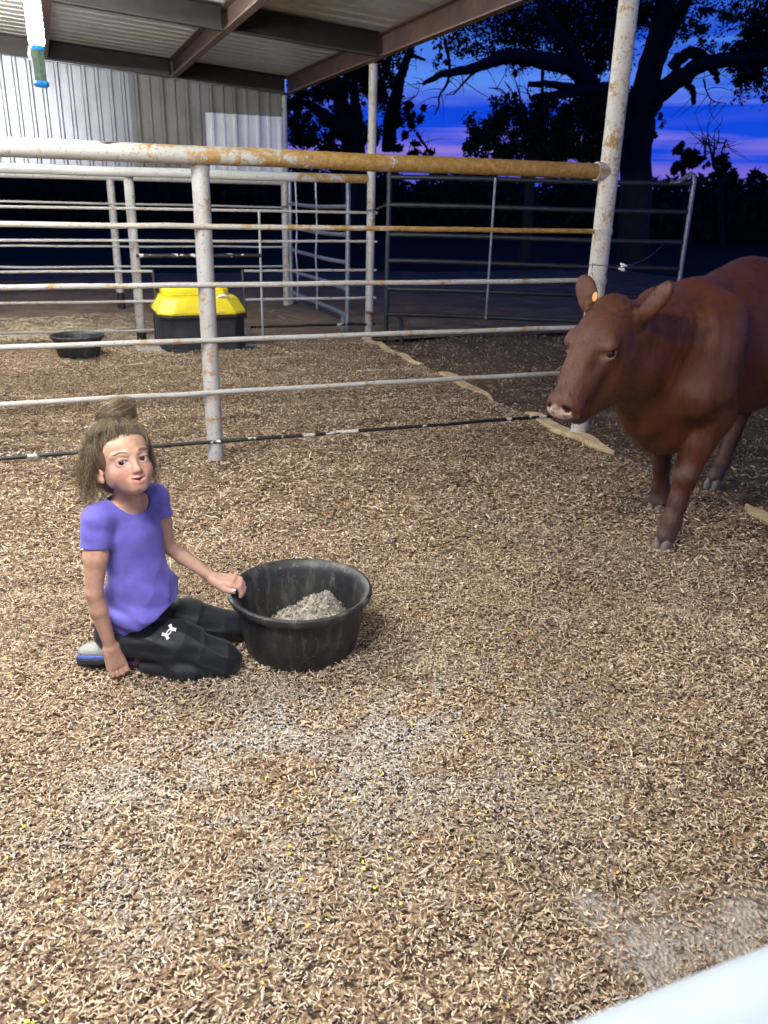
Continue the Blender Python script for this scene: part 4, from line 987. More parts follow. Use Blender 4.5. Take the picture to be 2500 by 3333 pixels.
A += .0022*np.sin(t*rng.uniform(4, 11, (n, 1, 1))+rng.uniform(0, 6, (n, 1, 1)))*rng.normal(0, 1, (n, 1, 3))*t
P.append(A); TT.append(np.where(rng.random((n, 1)) < .28+.3*cl[:, None], lt, hcol)*rng.uniform(.45, 1.3, (n, 1)))
# strands wound round the bun
n = 1800; th = rng.uniform(0, 6.28, (n, 1)); sw = rng.uniform(.8, 4.2, (n, 1)); tt = np.linspace(0, 1, m)[None]
tilt = rng.normal(0, .8, (n, 1)); rad = rng.uniform(.020, .054, (n, 1))*(1+.18*np.sin(3*th)); a = th+sw*tt
A = np.stack([rad*np.cos(a), rad*.95*np.sin(a)*np.cos(tilt), rad*.85*np.sin(a)*np.sin(tilt)+rng.normal(0, .009, (n, 1))+.008*np.sin(a*2+th)], 2)+BUN
P.append(A); TT.append(np.where(rng.random((n, 1)) < .5, lt*1.05, hcol)*rng.uniform(.55, 1.3, (n, 1)))
# loose ends sticking out of the bun
n = 260; d = rng.normal(size=(n, 1, 3)); d /= np.linalg.norm(d, axis=2, keepdims=True); d[..., 2] = np.abs(d[..., 2])*.7
A = BUN+d*(.03+.05*rng.random((n, 1, 1))*np.linspace(0, 1, m)[None, :, None])+np.array([0, 0, -.03])*(np.linspace(0, 1, m)[None, :, None]**2)*rng.uniform(-.3, 1.2, (n, 1, 1))+.006*np.sin(np.linspace(0, 5, m)[None, :, None]+d*9)
P.append(A); TT.append(np.where(rng.random((n, 1)) < .6, lt, hcol)*rng.uniform(.6, 1.3, (n, 1)))
# frizzy wisps hanging from the temples and the nape
def wisps(n, azr, elr, ln, curl, outw, thin=1.):
    az = rng.uniform(*azr, n); el = rng.uniform(*elr, n); d0 = np.stack([np.sin(az)*np.cos(el), np.cos(az)*np.cos(el), np.sin(el)], 1)
    p0 = rayell(d0, 1.02); t = np.linspace(0, 1, m)[None, :, None]; L_ = rng.uniform(ln*.45, ln, (n, 1, 1))
    down = np.array(HB.T@np.array([0, 0, -1.])); o = d0.copy(); o[:, 2] *= .3
    A = p0[:, None]+o[:, None]*outw*rng.uniform(.1, 1., (n, 1, 1))*np.sqrt(t)+down*L_*t
    ph = rng.uniform(0, 6.28, (n, 1, 3)); fr = rng.uniform(4, 13, (n, 1, 1)); A = A+curl*rng.uniform(.3, 1., (n, 1, 1))*np.sin(fr*t+ph)*t**.6
    P.append(A); TT.append(np.where(rng.random((n, 1)) < .45, lt, hcol)*rng.uniform(.55, 1.25, (n, 1)))
wisps(560, (-2.3, -1.3), (-.45, .5), .120, .017, .042); wisps(260, (1.25, 2.3), (-.45, .5), .13, .015, .034); wisps(420, (2.3, 3.98), (-.8, .3), .095, .016, .032); wisps(160, (-1.32, -1.12), (-.2, .3), .08, .010, .016)
wisps(70, (1.05, 1.3), (.0, .4), .16, .010, .020)
n = 620; d = rng.normal(size=(n, 3)); d[:, 2] = np.abs(d[:, 2])*.8+.1; d[:, 1] = np.where((d[:, 1] > -.1) & (d[:, 2] < 1.2), -np.abs(d[:, 1])-.1, d[:, 1])-.2; d /= np.linalg.norm(d, axis=1)[:, None]; p0 = rayell(d, 1.03); t = np.linspace(0, 1, m)[None, :, None]
tg = np.cross(d, rng.normal(size=(n, 3))); tg /= np.linalg.norm(tg, axis=1)[:, None]
A = p0[:, None]+(d*.5+tg)[:, None]*rng.uniform(.015, .05, (n, 1, 1))*t+.005*np.sin(t*rng.uniform(3, 9, (n, 1, 1))+rng.uniform(0, 6, (n, 1, 3)))*t
P.append(A); TT.append(lt*rng.uniform(.5, 1.1, (n, 1)))
# fine fringe hairs over the forehead
n = 5; x0 = rng.uniform(-.045, .045, n); t = np.linspace(0, 1, m)[None, :]; z0 = .060+.008*rng.random(n)
xx = x0[:, None]*(1+.10*t)+.005*np.sin(3*t+x0[:, None]*90); zz_ = z0[:, None]-t*rng.uniform(.018, .042, (n, 1)); yy = .088-.0000*xx-7.5*xx**2-2.2*np.maximum(zz_-.03, 0)**1.15*4+.002
P.append(np.stack([xx, yy*.985, zz_], 2)); TT.append(np.tile(lt*.9, (n, 1)))
A = np.concatenate(P); TT = np.concatenate(TT); A = hpv(A.reshape(-1, 3)).reshape(A.shape)
rad = np.linspace(1, .45, m)[None, :]*rng.uniform(.0003, .00062, (len(A), 1)); rad[-5:] *= .5
Vs, Fs, Ts = strands(A, rad, TT); o = link('hair_strand', npmesh('hair_strand', Vs, Fs, True, Ts), M['hair'], hair); o['kind'] = 'stuff'

# ================================================================== CALF
calf = thing('calf', 'red brown calf with pale nose and orange ear tag walking in from the right', 'calf', (2.53, 2.77, 0))
CX = np.array([-.94, -.342, 0]); CX /= np.linalg.norm(CX); CY = np.array([-CX[1], CX[0], 0]); CB = np.stack([CX, CY, [0, 0, 1]], 1)
CO = np.array([2.53, 2.77, 0])
def cp(x, y, z): return CO+CB@np.array([x, y, z], float)
HT = 0.0
def calffield():
    corners = np.array([cp(x, y, 0) for x in (-1.45, 1.0) for y in (-.42, .42)])
    lo = corners.min(0); hi = corners.max(0); lo[2] = -.01; hi[2] = 1.30
    f = Field(lo, hi, .0072)
    E = lambda c, r, k=.04, B=None, mode='u': f.ell(cp(*c), r, CB if B is None else CB@B, k, mode)
    C = lambda a, b, r1, r2=None, k=.03, mode='u': f.cap(cp(*a), cp(*b), r1, r2, k, mode)
    ry = lambda a: np.array(Matrix.Rotation(a, 3, 'Y'))
    # trunk
    E((-.50, 0, .815), (.60, .285, .345), .05); E((.02, 0, .76), (.30, .225, .335), .08); E((-1.0, 0, .90), (.30, .265, .30), .08)
    C((.02, 0, 1.03), (-.45, 0, 1.085), .075, .09, .09); C((-.45, 0, 1.085), (-1.05, 0, 1.10), .09, .11, .08)
    C((.12, 0, .62), (.30, 0, .56), .15, .075, .08); E((.10, 0, .50), (.17, .12, .12), .07)
    # neck
    C((.05, 0, .88), (.50, 0, .945), .215, .118, .07); C((.10, 0, .70), (.46, 0, .80), .165, .10, .07); C((.24, 0, .60), (.44, 0, .70), .075, .045, .06)
    # shoulder and leg muscles
    C((.03, .175, 1.00), (.20, .185, .68), .050, .070, .10); C((.03, -.175, 1.00), (.20, -.185, .68), .050, .070, .10); E((-.99, .17, 1.09), (.09, .06, .06), .06); E((-.99, -.17, 1.09), (.09, .06, .06), .06)
    E((.09, .16, .80), (.14, .10, .25), .06, ry(.25)); E((.05, -.16, .80), (.14, .10, .25), .06)
    LF = [((.10, .165, .70), .125), ((.035, .165, .585), .098), ((.075, .155, .46), .068), ((.112, .145, .335), .050), ((.118, .143, .30), .046), ((.146, .141, .19), .036), ((.172, .139, .115), .041), ((.188, .138, .065), .037), ((.196, .138, .045), .040)]
    RF = [((.0, -.155, .70), .12), ((-.06, -.15, .58), .092), ((-.12, -.14, .45), .062), ((-.165, -.134, .335), .047), ((-.185, -.133, .22), .034), ((-.20, -.132, .115), .040), ((-.203, -.132, .06), .037), ((-.200, -.132, .045), .040)]
    RH = [((-1.02, -.15, .78), .19), ((-.92, -.16, .58), .125), ((-.93, -.15, .47), .075), ((-.955, -.14, .40), .052), ((-.90, -.136, .26), .036), ((-.825, -.134, .12), .041), ((-.785, -.134, .06), .038), ((-.775, -.134, .045), .040)]
    LH = [((-1.05, .15, .78), .19), ((-1.05, .16, .58), .125), ((-1.17, .15, .47), .075), ((-1.24, .14, .41), .052), ((-1.25, .136, .26), .036), ((-1.24, .134, .12), .041), ((-1.21, .134, .06), .038), ((-1.205, .134, .045), .040)]
    for ch in (LF, RF, RH, LH): f.chain([(cp(*p), r) for p, r in ch], .022)
    E((.13, .145, .325), (.040, .040, .05), .02)
    # head: axis from poll to muzzle
    ax_ = np.array([.25, 0, -.355]); ax_ /= np.linalg.norm(ax_); hz = np.array([ax_[2]*-1, 0, ax_[0]]); HBc = np.stack([ax_, [0, 1, 0], hz], 1)   # along, across, out of the forehead
    E((.655, 0, .945), (.155, .098, .105), .04, HBc); E((.615, 0, 1.035), (.06, .075, .050), .04, HBc)
    C((.69, 0, .925), (.842, 0, .725), .080, .058, .04); E((.755, 0, .855), (.12, .066, .068), .04, HBc)
    E((.856, 0, .700), (.052, .071, .058), .03, HBc); C((.58, 0, .85), (.765, 0, .668), .088, .046, .04)
    for s in (-1, 1):
        E((.615, s*.052, .845), (.12, .052, .098), .04, HBc)
        E((.735, s*.082, .925), (.045, .028, .026), .018, HBc); E((.735, s*.100, .896), (.030, .016, .020), .010, HBc, 's'); E((.795, s*.088, .86), (.045, .022, .03), .03, HBc, 's')
        E((.727, s*.086, .897), (.030, .020, .024), .008, HBc); f.ell(cp(.745, s*.105, .899), (.021, .018, .0115), CB@HBc, .004, 's')
        E((.830, s*.044, .690), (.035, .028, .04), .02, HBc)
        f.ell(cp(.892, s*.036, .702), (.012, .011, .020), CB@HBc@np.array(Matrix.Rotation(s*.7, 3, 'X')), .006, 's')
        E((.78, s*.054, .79), (.06, .020, .03), .025, HBc)
    E((.772, 0, .652), (.036, .042, .027), .02); C((.47, 0, .80), (.70, 0, .715), .125, .058, .05); C((.44, 0, .72), (.30, 0, .60), .07, .085, .06)
    C((.868, -.048, .660), (.83, -.066, .664), .004, k=.006, mode='s'); C((.868, .048, .660), (.752, .070, .680), .004, k=.006, mode='s')
    # ears
    def ear(base, tip, wdir, w, th):
        base = np.array(base); tip = np.array(tip); a = tip-base; L_ = np.linalg.norm(a); a /= L_; w_ = np.array(wdir, float); w_ -= a*(w_@a); w_ /= np.linalg.norm(w_); n = np.cross(a, w_); B = np.stack([a, w_, n], 1)
        f.cap(cp(*base), cp(*(base+a*L_*.3)), .026, .03, .03); f.ell(cp(*(base+a*L_*.72)), (L_*.30, w*.80, th), CB@B, .015); f.ell(cp(*(base+a*L_*.56)), (L_*.50, w, th), CB@B, .012)
        f.ell(cp(*(base+a*L_*.62+n*th*1.15)), (L_*.42, w*.72, th*1.0), CB@B, .008, 's')
    ear((.575, .085, 1.00), (.600, .212, 1.145), (.35, .6, -.6), .041, .015)
    ear((.620, -.080, 1.010), (.545, -.205, 1.135), (-.10, .75, .55), .050, .015)
    def w(X, Y, Z):
        x = (X-CO[0])*CX[0]+(Y-CO[1])*CX[1]; y = (X-CO[0])*CY[0]+(Y-CO[1])*CY[1]
        sc_ = .006*np.sin(26*(x+.5*Z)+2*fnoise(x, y, Z, 5, 66))*np.exp(-((x-.12)/.22)**2)*np.clip((Z-.45)/.2, 0, 1)
        nk = np.exp(-((x-.28)/.16)**2)*np.clip((Z-.5)/.2, 0, 1)
        head = np.clip((x-.5)/.1, 0, 1)
        return sc_+.0014*np.sin(130*x+30*Z+5*fnoise(x, y, Z, 9, 61))*nk*(.5+.5*fnoise(x, y, Z, 11, 64))+.005*fnoise(x, y, Z, 14, 62)*(1-head)+.007*fnoise(x, y, Z, 26, 65)*head*np.clip((.80-x)/.05, 0, 1)+.0012*fnoise(x, y, Z, 60, 63)
    f.disp(w); return f
fc = calffield(); V, F = fc.surf(); q = (V-CO)@CB
tint = np.tile((.092, .028, .0095), (len(V), 1))
def tb(w, c):
    global tint
    w = np.clip(w, 0, 1)[:, None]; tint = tint*(1-w)+np.array(c)*w
head = np.clip((q[:, 0]-.48)/.1, 0, 1)*(q[:, 2] > .55)
tb(.5*head, (.066, .024, .013))
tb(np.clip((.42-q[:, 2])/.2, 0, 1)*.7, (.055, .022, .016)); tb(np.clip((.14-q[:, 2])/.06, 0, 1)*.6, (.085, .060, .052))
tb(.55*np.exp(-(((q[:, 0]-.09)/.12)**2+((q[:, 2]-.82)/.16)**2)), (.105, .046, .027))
nose = (q[:, 0]-.872)/.016+(.728-q[:, 2])/.05
ma = (q[:, 0]-.856)*.576-(q[:, 2]-.700)*.818; mn = (q[:, 0]-.856)*.818+(q[:, 2]-.700)*.576       # along the muzzle, out of its upper side
mo = (vnoise2(q[:, 1]*3, q[:, 2]*3, 40, 91)-.5)*.012
muz = np.clip((ma-.022+mo)/.006, 0, 1)*(q[:, 0] > .8)
tb(muz*.9, (.15, .085, .065)); tb(muz*np.clip((mn+.004+mo)/.008, 0, 1)*(np.abs(q[:, 1]) < .056), (.62, .45, .35)); tb(muz*(vnoise2(q[:, 1]*3, q[:, 2]*3, 60, 92) > .70)*.7, (.12, .07, .055))
for s in (-1, 1):
    tb(.8*np.exp(-(((q[:, 0]-.757)/.028)**2+((q[:, 2]-.880)/.013)**2+((q[:, 1]-s*.09)/.03)**2)), (.40, .23, .16))
    tb(.9*np.exp(-(((q[:, 0]-.889)/.012)**2+((q[:, 2]-.704)/.016)**2+((q[:, 1]-s*.036)/.012)**2)), (.03, .015, .012))
tb(.6*np.exp(-(((q[:, 0]-.15)/.03)**2+((q[:, 2]-.335)/.02)**2+((q[:, 1]-.15)/.05)**2)), (.17, .13, .11))
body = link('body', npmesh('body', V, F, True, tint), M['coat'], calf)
for s in (-1, 1):
    b = MB(); c = cp(.737, s*.0875, .8975); n1, n2 = 12, 16; Vv = []
    for i in range(n1):
        a = .001+3.1*i/(n1-1); Vv += [c+.0195*np.array([math.sin(a)*math.cos(t), math.sin(a)*math.sin(t), math.cos(a)]) for t in np.linspace(0, 2*np.pi, n2, endpoint=False)]
    b.add(np.array(Vv), [(i*n2+j, i*n2+(j+1) % n2, (i+1)*n2+(j+1) % n2, (i+1)*n2+j) for i in range(n1-1) for j in range(n2)]); b.build('eye', M['cow_eye'], calf, True)
# coat tuft on the poll, neck crest and ear fringes
P = []
for i in range(900):
    y = rng.normal(0, .04); x = rng.uniform(.58, .68); p = np.array([x, y, 1.075-2.5*y*y-.6*abs(x-.62)]); d = np.array([rng.normal(.3, .5), rng.normal(0, .5), rng.uniform(.1, .5)])
    P.append([p+d*k*.022*rng.uniform(.6, 1.2)+np.array([.012*k*k, 0, -.012*k*k]) for k in np.linspace(0, 1, 5)])
P = np.array(P); P = CO+P.reshape(-1, 3)@CB.T; P = P.reshape(-1, 5, 3)
# keep only the tuft hairs that start on the surface
keep = np.abs(fc.look(P[:, 0])) < .03; P = P[keep]
Vs, Fs, Ts = strands(P, np.array([.0012, .0011, .0009, .0006, .0003]), np.array((.10, .034, .018))*rng.uniform(.5, 1.3, (len(P), 1)))
# short coat hair all over the part that shows
tri = rng.integers(0, len(F), 40000); wgt = rng.dirichlet((1, 1, 1, 1), 40000); p0 = (V[F[tri]]*wgt[..., None]).sum(1)
e1 = V[F[tri, 1]]-V[F[tri, 0]]; e2 = V[F[tri, 3]]-V[F[tri, 0]]; nr = np.cross(e1, e2); nr /= np.linalg.norm(nr, axis=1)[:, None]+1e-9
ql = (p0-CO)@CB; flow = np.tile(CB@np.array([-.75, 0, -.65]), (len(p0), 1)); hd_ = ql[:, 0] > .52; flow[hd_] = CB@np.array([-.2, 0, .3]); lg = ql[:, 2] < .5; flow[lg] = (0, 0, -1)
flow = flow-nr*(flow*nr).sum(1)[:, None]+rng.normal(0, .18, p0.shape); flow /= np.linalg.norm(flow, axis=1)[:, None]+1e-9
L_ = rng.uniform(.006, .013, (len(p0), 1)); ear_ = ql[:, 2] > 1.07; ts = np.linspace(0, 1, 3)
okh = (ql[:, 2] > .10) & ~((ql[:, 0] > .845) & (ql[:, 2] < .75)) & (np.linalg.norm(ql-np.array([.745, .1, .895]), axis=1) > .03)
H_ = np.stack([p0+flow*L_*t+nr*(L_*.32*np.sin(t*2.2)) for t in ts], 1)[okh]
tn = tint[F[tri, 0]][okh]*rng.uniform(.75, 1.35, (okh.sum(), 1))
V2, F2, T2 = strands(H_, np.array([.00045, .0004, .00015]), tn)
VV = np.concatenate([Vs, V2]); FF = np.concatenate([Fs, F2+len(Vs)]); TT = np.concatenate([Ts, T2])
o = link('coat_hair', npmesh('coat_hair', VV, FF, True, TT), M['coathair'], body); o['kind'] = 'stuff'
# hooves: two claws each
for (hx, hy) in ((.205, .138), (-.195, -.132), (-.770, -.134), (-1.20, .134)):
    for s in (-1, 1):
        b = MB(); rings = []
        for z, k, fwd in ((-.012, 1.10, .014), (.014, 1.06, .012), (.040, .88, .0), (.062, .74, -.010)):
            rings.append([cp(hx+fwd+.034*k*math.cos(a)*(.95 if math.cos(a) > 0 else .8), hy+s*.0185+.0185*k*np.sign(math.sin(a))*abs(math.sin(a))**.7+.002*s, z) for a in np.linspace(0, 2*np.pi, 14, endpoint=False)])
        b.add(*loft(rings)); b.build('hoof', M['hoof'], calf, True, autos=50)
tb_ = MB(); tc_ = cp(.600, -.132, 1.070); dv = CAM-tc_; dv /= np.linalg.norm(dv); e1 = np.cross(dv, [.3, .2, 1]); e1 /= np.linalg.norm(e1); e2 = np.cross(dv, e1)
tc_ = at(1285, 641, dist=np.linalg.norm(tc_-CAM)-.045); n_ = 18
tb_.add([tc_+.018*math.cos(a)*e2*1.0+.0095*math.sin(a)*e1+dv*k for k in (-.004, .004) for a in np.linspace(0, 2*np.pi, n_, endpoint=False)], [tuple(range(n_-1, -1, -1)), tuple(range(n_, 2*n_))]+[(j, (j+1) % n_, n_+(j+1) % n_, n_+j) for j in range(n_)])
tb_.tube([tc_-dv*.05, tc_], .004, 8); tb_.build('ear_tag', M['tag'], calf, True, autos=40)

# ================================================================== TREES
def branch(P, r0, r1, n=8, wig=.04):
    P = np.array(P, float); T = np.linspace(0, len(P)-1, (len(P)-1)*5+1); i = np.minimum(T.astype(int), len(P)-2); u = (T-i)[:, None]
    Pm = np.vstack([2*P[0]-P[1], P, 2*P[-1]-P[-2]]); a, b_, c, d = Pm[i], Pm[i+1], Pm[i+2], Pm[i+3]
    Q = .5*(2*b_+(c-a)*u+(2*a-5*b_+4*c-d)*u*u+(3*b_-a-3*c+d)*u**3)
    Q[1:-1] += rng.normal(0, wig, Q[1:-1].shape)*np.linspace(1, .6, len(Q)-2)[:, None]
    return Q, np.linspace(r0, r1, len(Q))
def leaves(C, size, col):
    n = len(C); q, _ = np.linalg.qr(rng.normal(size=(n, 3, 3))); s = size*rng.uniform(.55, 1.3, (n, 1, 1))
    base = np.array([(-1, 0, 0), (0, -.42, .12), (1, 0, 0), (0, .42, .12)]); Vv = C[:, None]+s*(base[None]@q)
    t = np.repeat(np.array(col)*rng.uniform(.6, 1.4, (n, 1)), 4, 0); return Vv.reshape(-1, 3), np.arange(n*4).reshape(n, 4), t
def clumps(spec, dist, per, size_sub=.35):
    """spec: (px, py, rx, ry, density): leaf clump ellipses seen in the photograph, given depth as deep as they are wide"""
    out = []
    s = 2500/1659./FPX
    for px, py, rx, ry, dn in spec:
        dd = dist+rng.uniform(-.06, .06)*dist; c = at(px, py, dist=dd); wx, wz = rx*s*dd, ry*s*dd; n = int(2.6*per*dn*rx*ry/1000)
        nsub = max(3, int(rx*ry/160)); sc = rng.normal(size=(nsub, 3)); sc /= np.linalg.norm(sc, axis=1)[:, None]; sc *= .82*rng.random((nsub, 1))**.45
        w = rng.integers(0, nsub, n); g = sc[w]+rng.normal(0, size_sub*rng.uniform(.45, .9, (nsub, 1))[w], (n, 3))*.55
        out.append(c+AX[:, 0]*g[:, :1]*wx+AX[:, 2]*g[:, 1:2]*(wx+wz)*.5+np.array([0, 0, 1])*g[:, 2:]*wz)
    return np.concatenate(out)
LC = (.030, .040, .018)
def tree(name, label, base, branches, spec, dist, per, leaf, cat='tree', group=None):
    """branches: (pixel polyline, start radius, end radius); first one is the trunk reaching the ground"""
    root = thing(name, label, cat, tuple(base), group); b = MB(); tw = []
    for i, (pl, r0_, r1_) in enumerate(branches):
        P = []
        for j, p in enumerate(pl):
            dd = dist*(1+(p[2] if len(p) > 2 else 0)); P.append(at(p[0], p[1], dist=dd))
        if i == 0: P = [np.array(base)-[0, 0, .2]]+P
        Q, rr = branch(P, r0_, r1_, wig=.012*r0_/.1 if r0_ < .1 else .02); b.tube(Q, rr, 9 if r0_ > .08 else 5); 
        if i: tw.append(Q)
    b.build('trunk', M['bark'], root, True)
    # twigs off the branches
    tb_ = []
    for Q in tw:
        for k in range(5, len(Q), 2):
            if rng.random() < .75:
                d = rng.normal(size=3); d[2] = d[2]*.8-.1; d /= np.linalg.norm(d); L_ = rng.uniform(.3, .9)*dist/24; t = np.linspace(0, 1, 6)[:, None]
                tb_.append(Q[k]+d*L_*t+rng.normal(0, .05, 3)*np.sin(t*4)*L_+np.cross(d, rng.normal(size=3))*L_*.35*t*t+np.array([0, 0, -.1])*t*t)
    if tb_:
        Vs, Fs, Ts = strands(np.array(tb_), np.array([.014, .012, .010, .008, .006, .003])*dist/24, np.zeros((len(tb_), 3))); link('twig', npmesh('twig', Vs, Fs), M['bark'], root)['kind'] = 'stuff'
    if spec:
        C = clumps(spec, dist, per); C = C[C[:, 2] > .05]; Vv, Ff, Tt = leaves(C, leaf, LC); link('crown', npmesh('crown', Vv, Ff, False, Tt), M['leaf'], root)
    return root
D1 = 24.
g0 = at(1385, 470, dist=D1); base = np.array([g0[0], g0[1], -.1])
c2 = lambda x, y, z=0: (829.5+x*.5, y*.5, z)
tree('oak_tree', 'huge dark spreading tree behind the tall right post with long crooked bare limbs', base, [
    ([c2(1085, 700), c2(1105, 560), c2(1125, 420), c2(1150, 300), c2(1190, 150), c2(1215, 0), c2(1240, -160)], .44, .22),
    ([c2(1130, 480), c2(1160, 440, -.01), c2(1225, 375, -.02), c2(1290, 330, -.03), c2(1400, 272, -.04), c2(1540, 255, -.05), c2(1660, 240, -.05)], .30, .11),
    ([c2(1150, 330), c2(1180, 250, .02), c2(1235, 130, .03), c2(1300, 10, .04), c2(1350, -120, .05)], .26, .12),
    ([c2(1090, 600), c2(960, 470, -.02), c2(900, 400, -.03), c2(850, 320, -.03), c2(800, 280, -.04), c2(700, 268, -.05), c2(560, 240, -.06), c2(480, 262, -.07), c2(400, 292, -.07), c2(290, 310, -.08), c2(200, 345, -.08), c2(165, 362, -.08)], .34, .035),
    ([c2(540, 245, -.06), c2(500, 262, -.06), c2(440, 286, -.07), c2(390, 312, -.07), c2(340, 362, -.07), c2(300, 408, -.07)], .06, .02),
    ([c2(262, 165, -.08), c2(272, 220, -.08), c2(284, 300, -.08), c2(268, 370, -.08), c2(240, 410, -.08), c2(236, 460, -.08), c2(218, 498, -.08)], .05, .015),
    ([c2(1060, 480), c2(1010, 386, -.04), c2(930, 384, -.05), c2(870, 392, -.05), c2(760, 372, -.06), c2(690, 366, -.06), c2(622, 362, -.06)], .16, .06),
    ([c2(900, 390, -.05), c2(800, 405, -.06), c2(700, 412, -.06), c2(640, 424, -.06)], .13, .06),
    ([c2(1010, 386, -.04), c2(1000, 320, -.04), c2(985, 260, -.04), c2(990, 190, -.04), c2(1000, 100, -.03)], .11, .05),
    ([c2(905, 400, -.04), c2(880, 330, -.04), c2(840, 270, -.04), c2(790, 180, -.05), c2(720, 80, -.05), c2(640, -40, -.05)], .20, .08),
    ([c2(1240, 300, .0), c2(1270, 260, .0), c2(1330, 228, .0), c2(1390, 250, .0), c2(1400, 285, .0)], .16, .10),
    ([c2(1310, 330, -.03), c2(1322, 375, -.03), c2(1336, 410, -.03), c2(1338, 452, -.03)], .10, .05),
    ([c2(1415, 285, -.04), c2(1432, 320, -.04), c2(1446, 358, -.04)], .11, .05),
    ([c2(1540, 255, -.05), c2(1580, 310, -.05), c2(1640, 352, -.05)], .10, .05),
    ([c2(1380, 340, -.03), c2(1392, 390, -.03), c2(1420, 435, -.03), c2(1478, 446, -.03)], .022, .008),
    ([c2(683, 270, -.05), c2(684, 360, -.05), c2(684, 480, -.05)], .05, .035)],
    [(829.5+x*.5, y*.5, rx*.5, ry*.5, d) for x, y, rx, ry, d in [(700, 80, 260, 150, 1.25), (900, 90, 200, 200, 1.3), (620, 190, 130, 70, 1.0), (820, 240, 150, 70, 1.0), (430, 120, 150, 110, .8), (330, 190, 110, 60, .7), (300, 60, 200, 70, .8), (440, 225, 90, 45, .6), (250, 235, 50, 50, .5),
     (560, 300, 60, 40, .4), (950, 250, 110, 90, .9), (1010, 60, 110, 200, 1.2), (1130, 50, 90, 60, .8), (1250, 60, 70, 50, .6), (1350, 130, 90, 70, .5), (1320, 30, 80, 60, .6), (1480, 40, 80, 60, .7), (1600, 100, 130, 150, 1.3), (1560, 230, 110, 90, 1.0), (1530, 365, 60, 60, .9), (1600, 330, 70, 60, .8), (1660, 400, 30, 30, .8), (1700, 200, 160, 200, 1.1),
     (700, -150, 500, 170, .9), (1250, -160, 400, 170, .8), (1400, 180, 80, 60, .35), (1050, 400, 60, 50, .7), (880, 450, 110, 60, .8), (1190, 545, 30, 60, .7), (1160, 480, 35, 40, .6)]], D1, 150, .062)
D2 = 20.; g0 = at(1140, 470, dist=D2)
tree('broadleaf_tree', 'dense dark rounded tree standing left of the tall right post, above the gate', (g0[0], g0[1], -.1), [([c2(640, 700), c2(620, 560), c2(600, 480)], .14, .05),
    ([c2(600, 500), c2(560, 410), c2(520, 350)], .03, .008), ([c2(590, 480), c2(585, 400), c2(560, 330)], .03, .008), ([c2(560, 460), c2(510, 390), c2(450, 380)], .025, .008), ([c2(640, 440), c2(620, 390), c2(640, 350)], .025, .008)],
    [(829.5+x*.5, y*.5, rx*.5, ry*.5, d) for x, y, rx, ry, d in [(420, 600, 95, 90, 1.3), (520, 510, 100, 90, 1.4), (620, 530, 110, 90, 1.3), (700, 580, 140, 130, 1.4), (830, 570, 150, 140, 1.4), (940, 600, 120, 140, 1.3), (480, 640, 130, 60, 1.3), (800, 670, 260, 60, 1.2), (780, 470, 70, 60, .8), (370, 640, 55, 45, .9), (540, 440, 40, 30, .9), (1000, 620, 60, 120, 1.2)]], D2, 210, .056)
D3 = 27.; g0 = at(770, 470, dist=D3); c1 = lambda x, y, z=0: (564.+x*.2398, 86.3+y*.2398, z)
tree('broadleaf_tree', 'dark tree behind the middle post with several trunks fanning upward', (g0[0], g0[1], -.1), [([c1(830, 1000), c1(820, 850), c1(760, 700), c1(720, 580), c1(690, 460), c1(640, 300)], .42, .16),
    ([c1(800, 860), c1(700, 780), c1(600, 700), c1(520, 640), c1(400, 560)], .30, .12), ([c1(850, 860), c1(870, 740), c1(850, 600), c1(840, 480), c1(850, 300)], .22, .1), ([c1(1150, 1000), c1(1160, 700), c1(1230, 450), c1(1280, 280), c1(1330, 120), c1(1380, 0)], .22, .08),
    ([c1(1330, 140), c1(1400, 150), c1(1480, 185)], .08, .03), ([c1(1230, 600), c1(1300, 560), c1(1400, 500), c1(1430, 400)], .03, .008), ([c1(1400, 830), c1(1440, 900), c1(1500, 980)], .06, .03)],
    [(564.+x*.2398, 86.3+y*.2398, rx*.2398, ry*.2398, d) for x, y, rx, ry, d in [(330, 600, 160, 200, 1.2), (420, 850, 280, 160, 1.3), (500, 420, 250, 130, 1.2), (650, 400, 200, 170, 1.1), (800, 330, 200, 200, 1.2), (1000, 300, 180, 220, 1.2), (1130, 450, 120, 260, 1.2), (1180, 700, 130, 200, 1.2), (1300, 640, 110, 90, 1.0), (1410, 650, 90, 90, .9), (1330, 780, 130, 120, 1.0), (1180, 930, 120, 80, 1.1), (1380, 960, 150, 70, 1.0), (1480, 1000, 80, 50, 1.1), (700, 930, 220, 90, 1.3), (950, 880, 140, 160, 1.0), (900, 600, 60, 80, .5), (220, 540, 60, 40, .6), (1280, 260, 60, 160, .7), (800, 120, 500, 130, 1.0), (640, 650, 60, 60, .4)]], D3, 250, .07)
D4 = 38.; g0 = at(1500, 470, dist=D4); c3 = lambda x, y, z=0: (1360.3+x*.225, 165.9+y*.225, z)
tree('small_tree', 'small dark leafy tree under the pink cloud at the right', (g0[0], g0[1], -.1), [([c3(520, 900), c3(510, 800), c3(490, 700)], .14, .05)],
    [(1360.3+x*.225, 165.9+y*.225, rx*.225, ry*.225, d) for x, y, rx, ry, d in [(480, 670, 60, 60, 1.2), (560, 760, 100, 90, 1.2), (440, 720, 60, 40, .8), (560, 860, 200, 90, 1.3), (420, 880, 80, 80, 1.1)]], D4, 420, .12)
g0 = at(1570, 475, dist=D4+4)
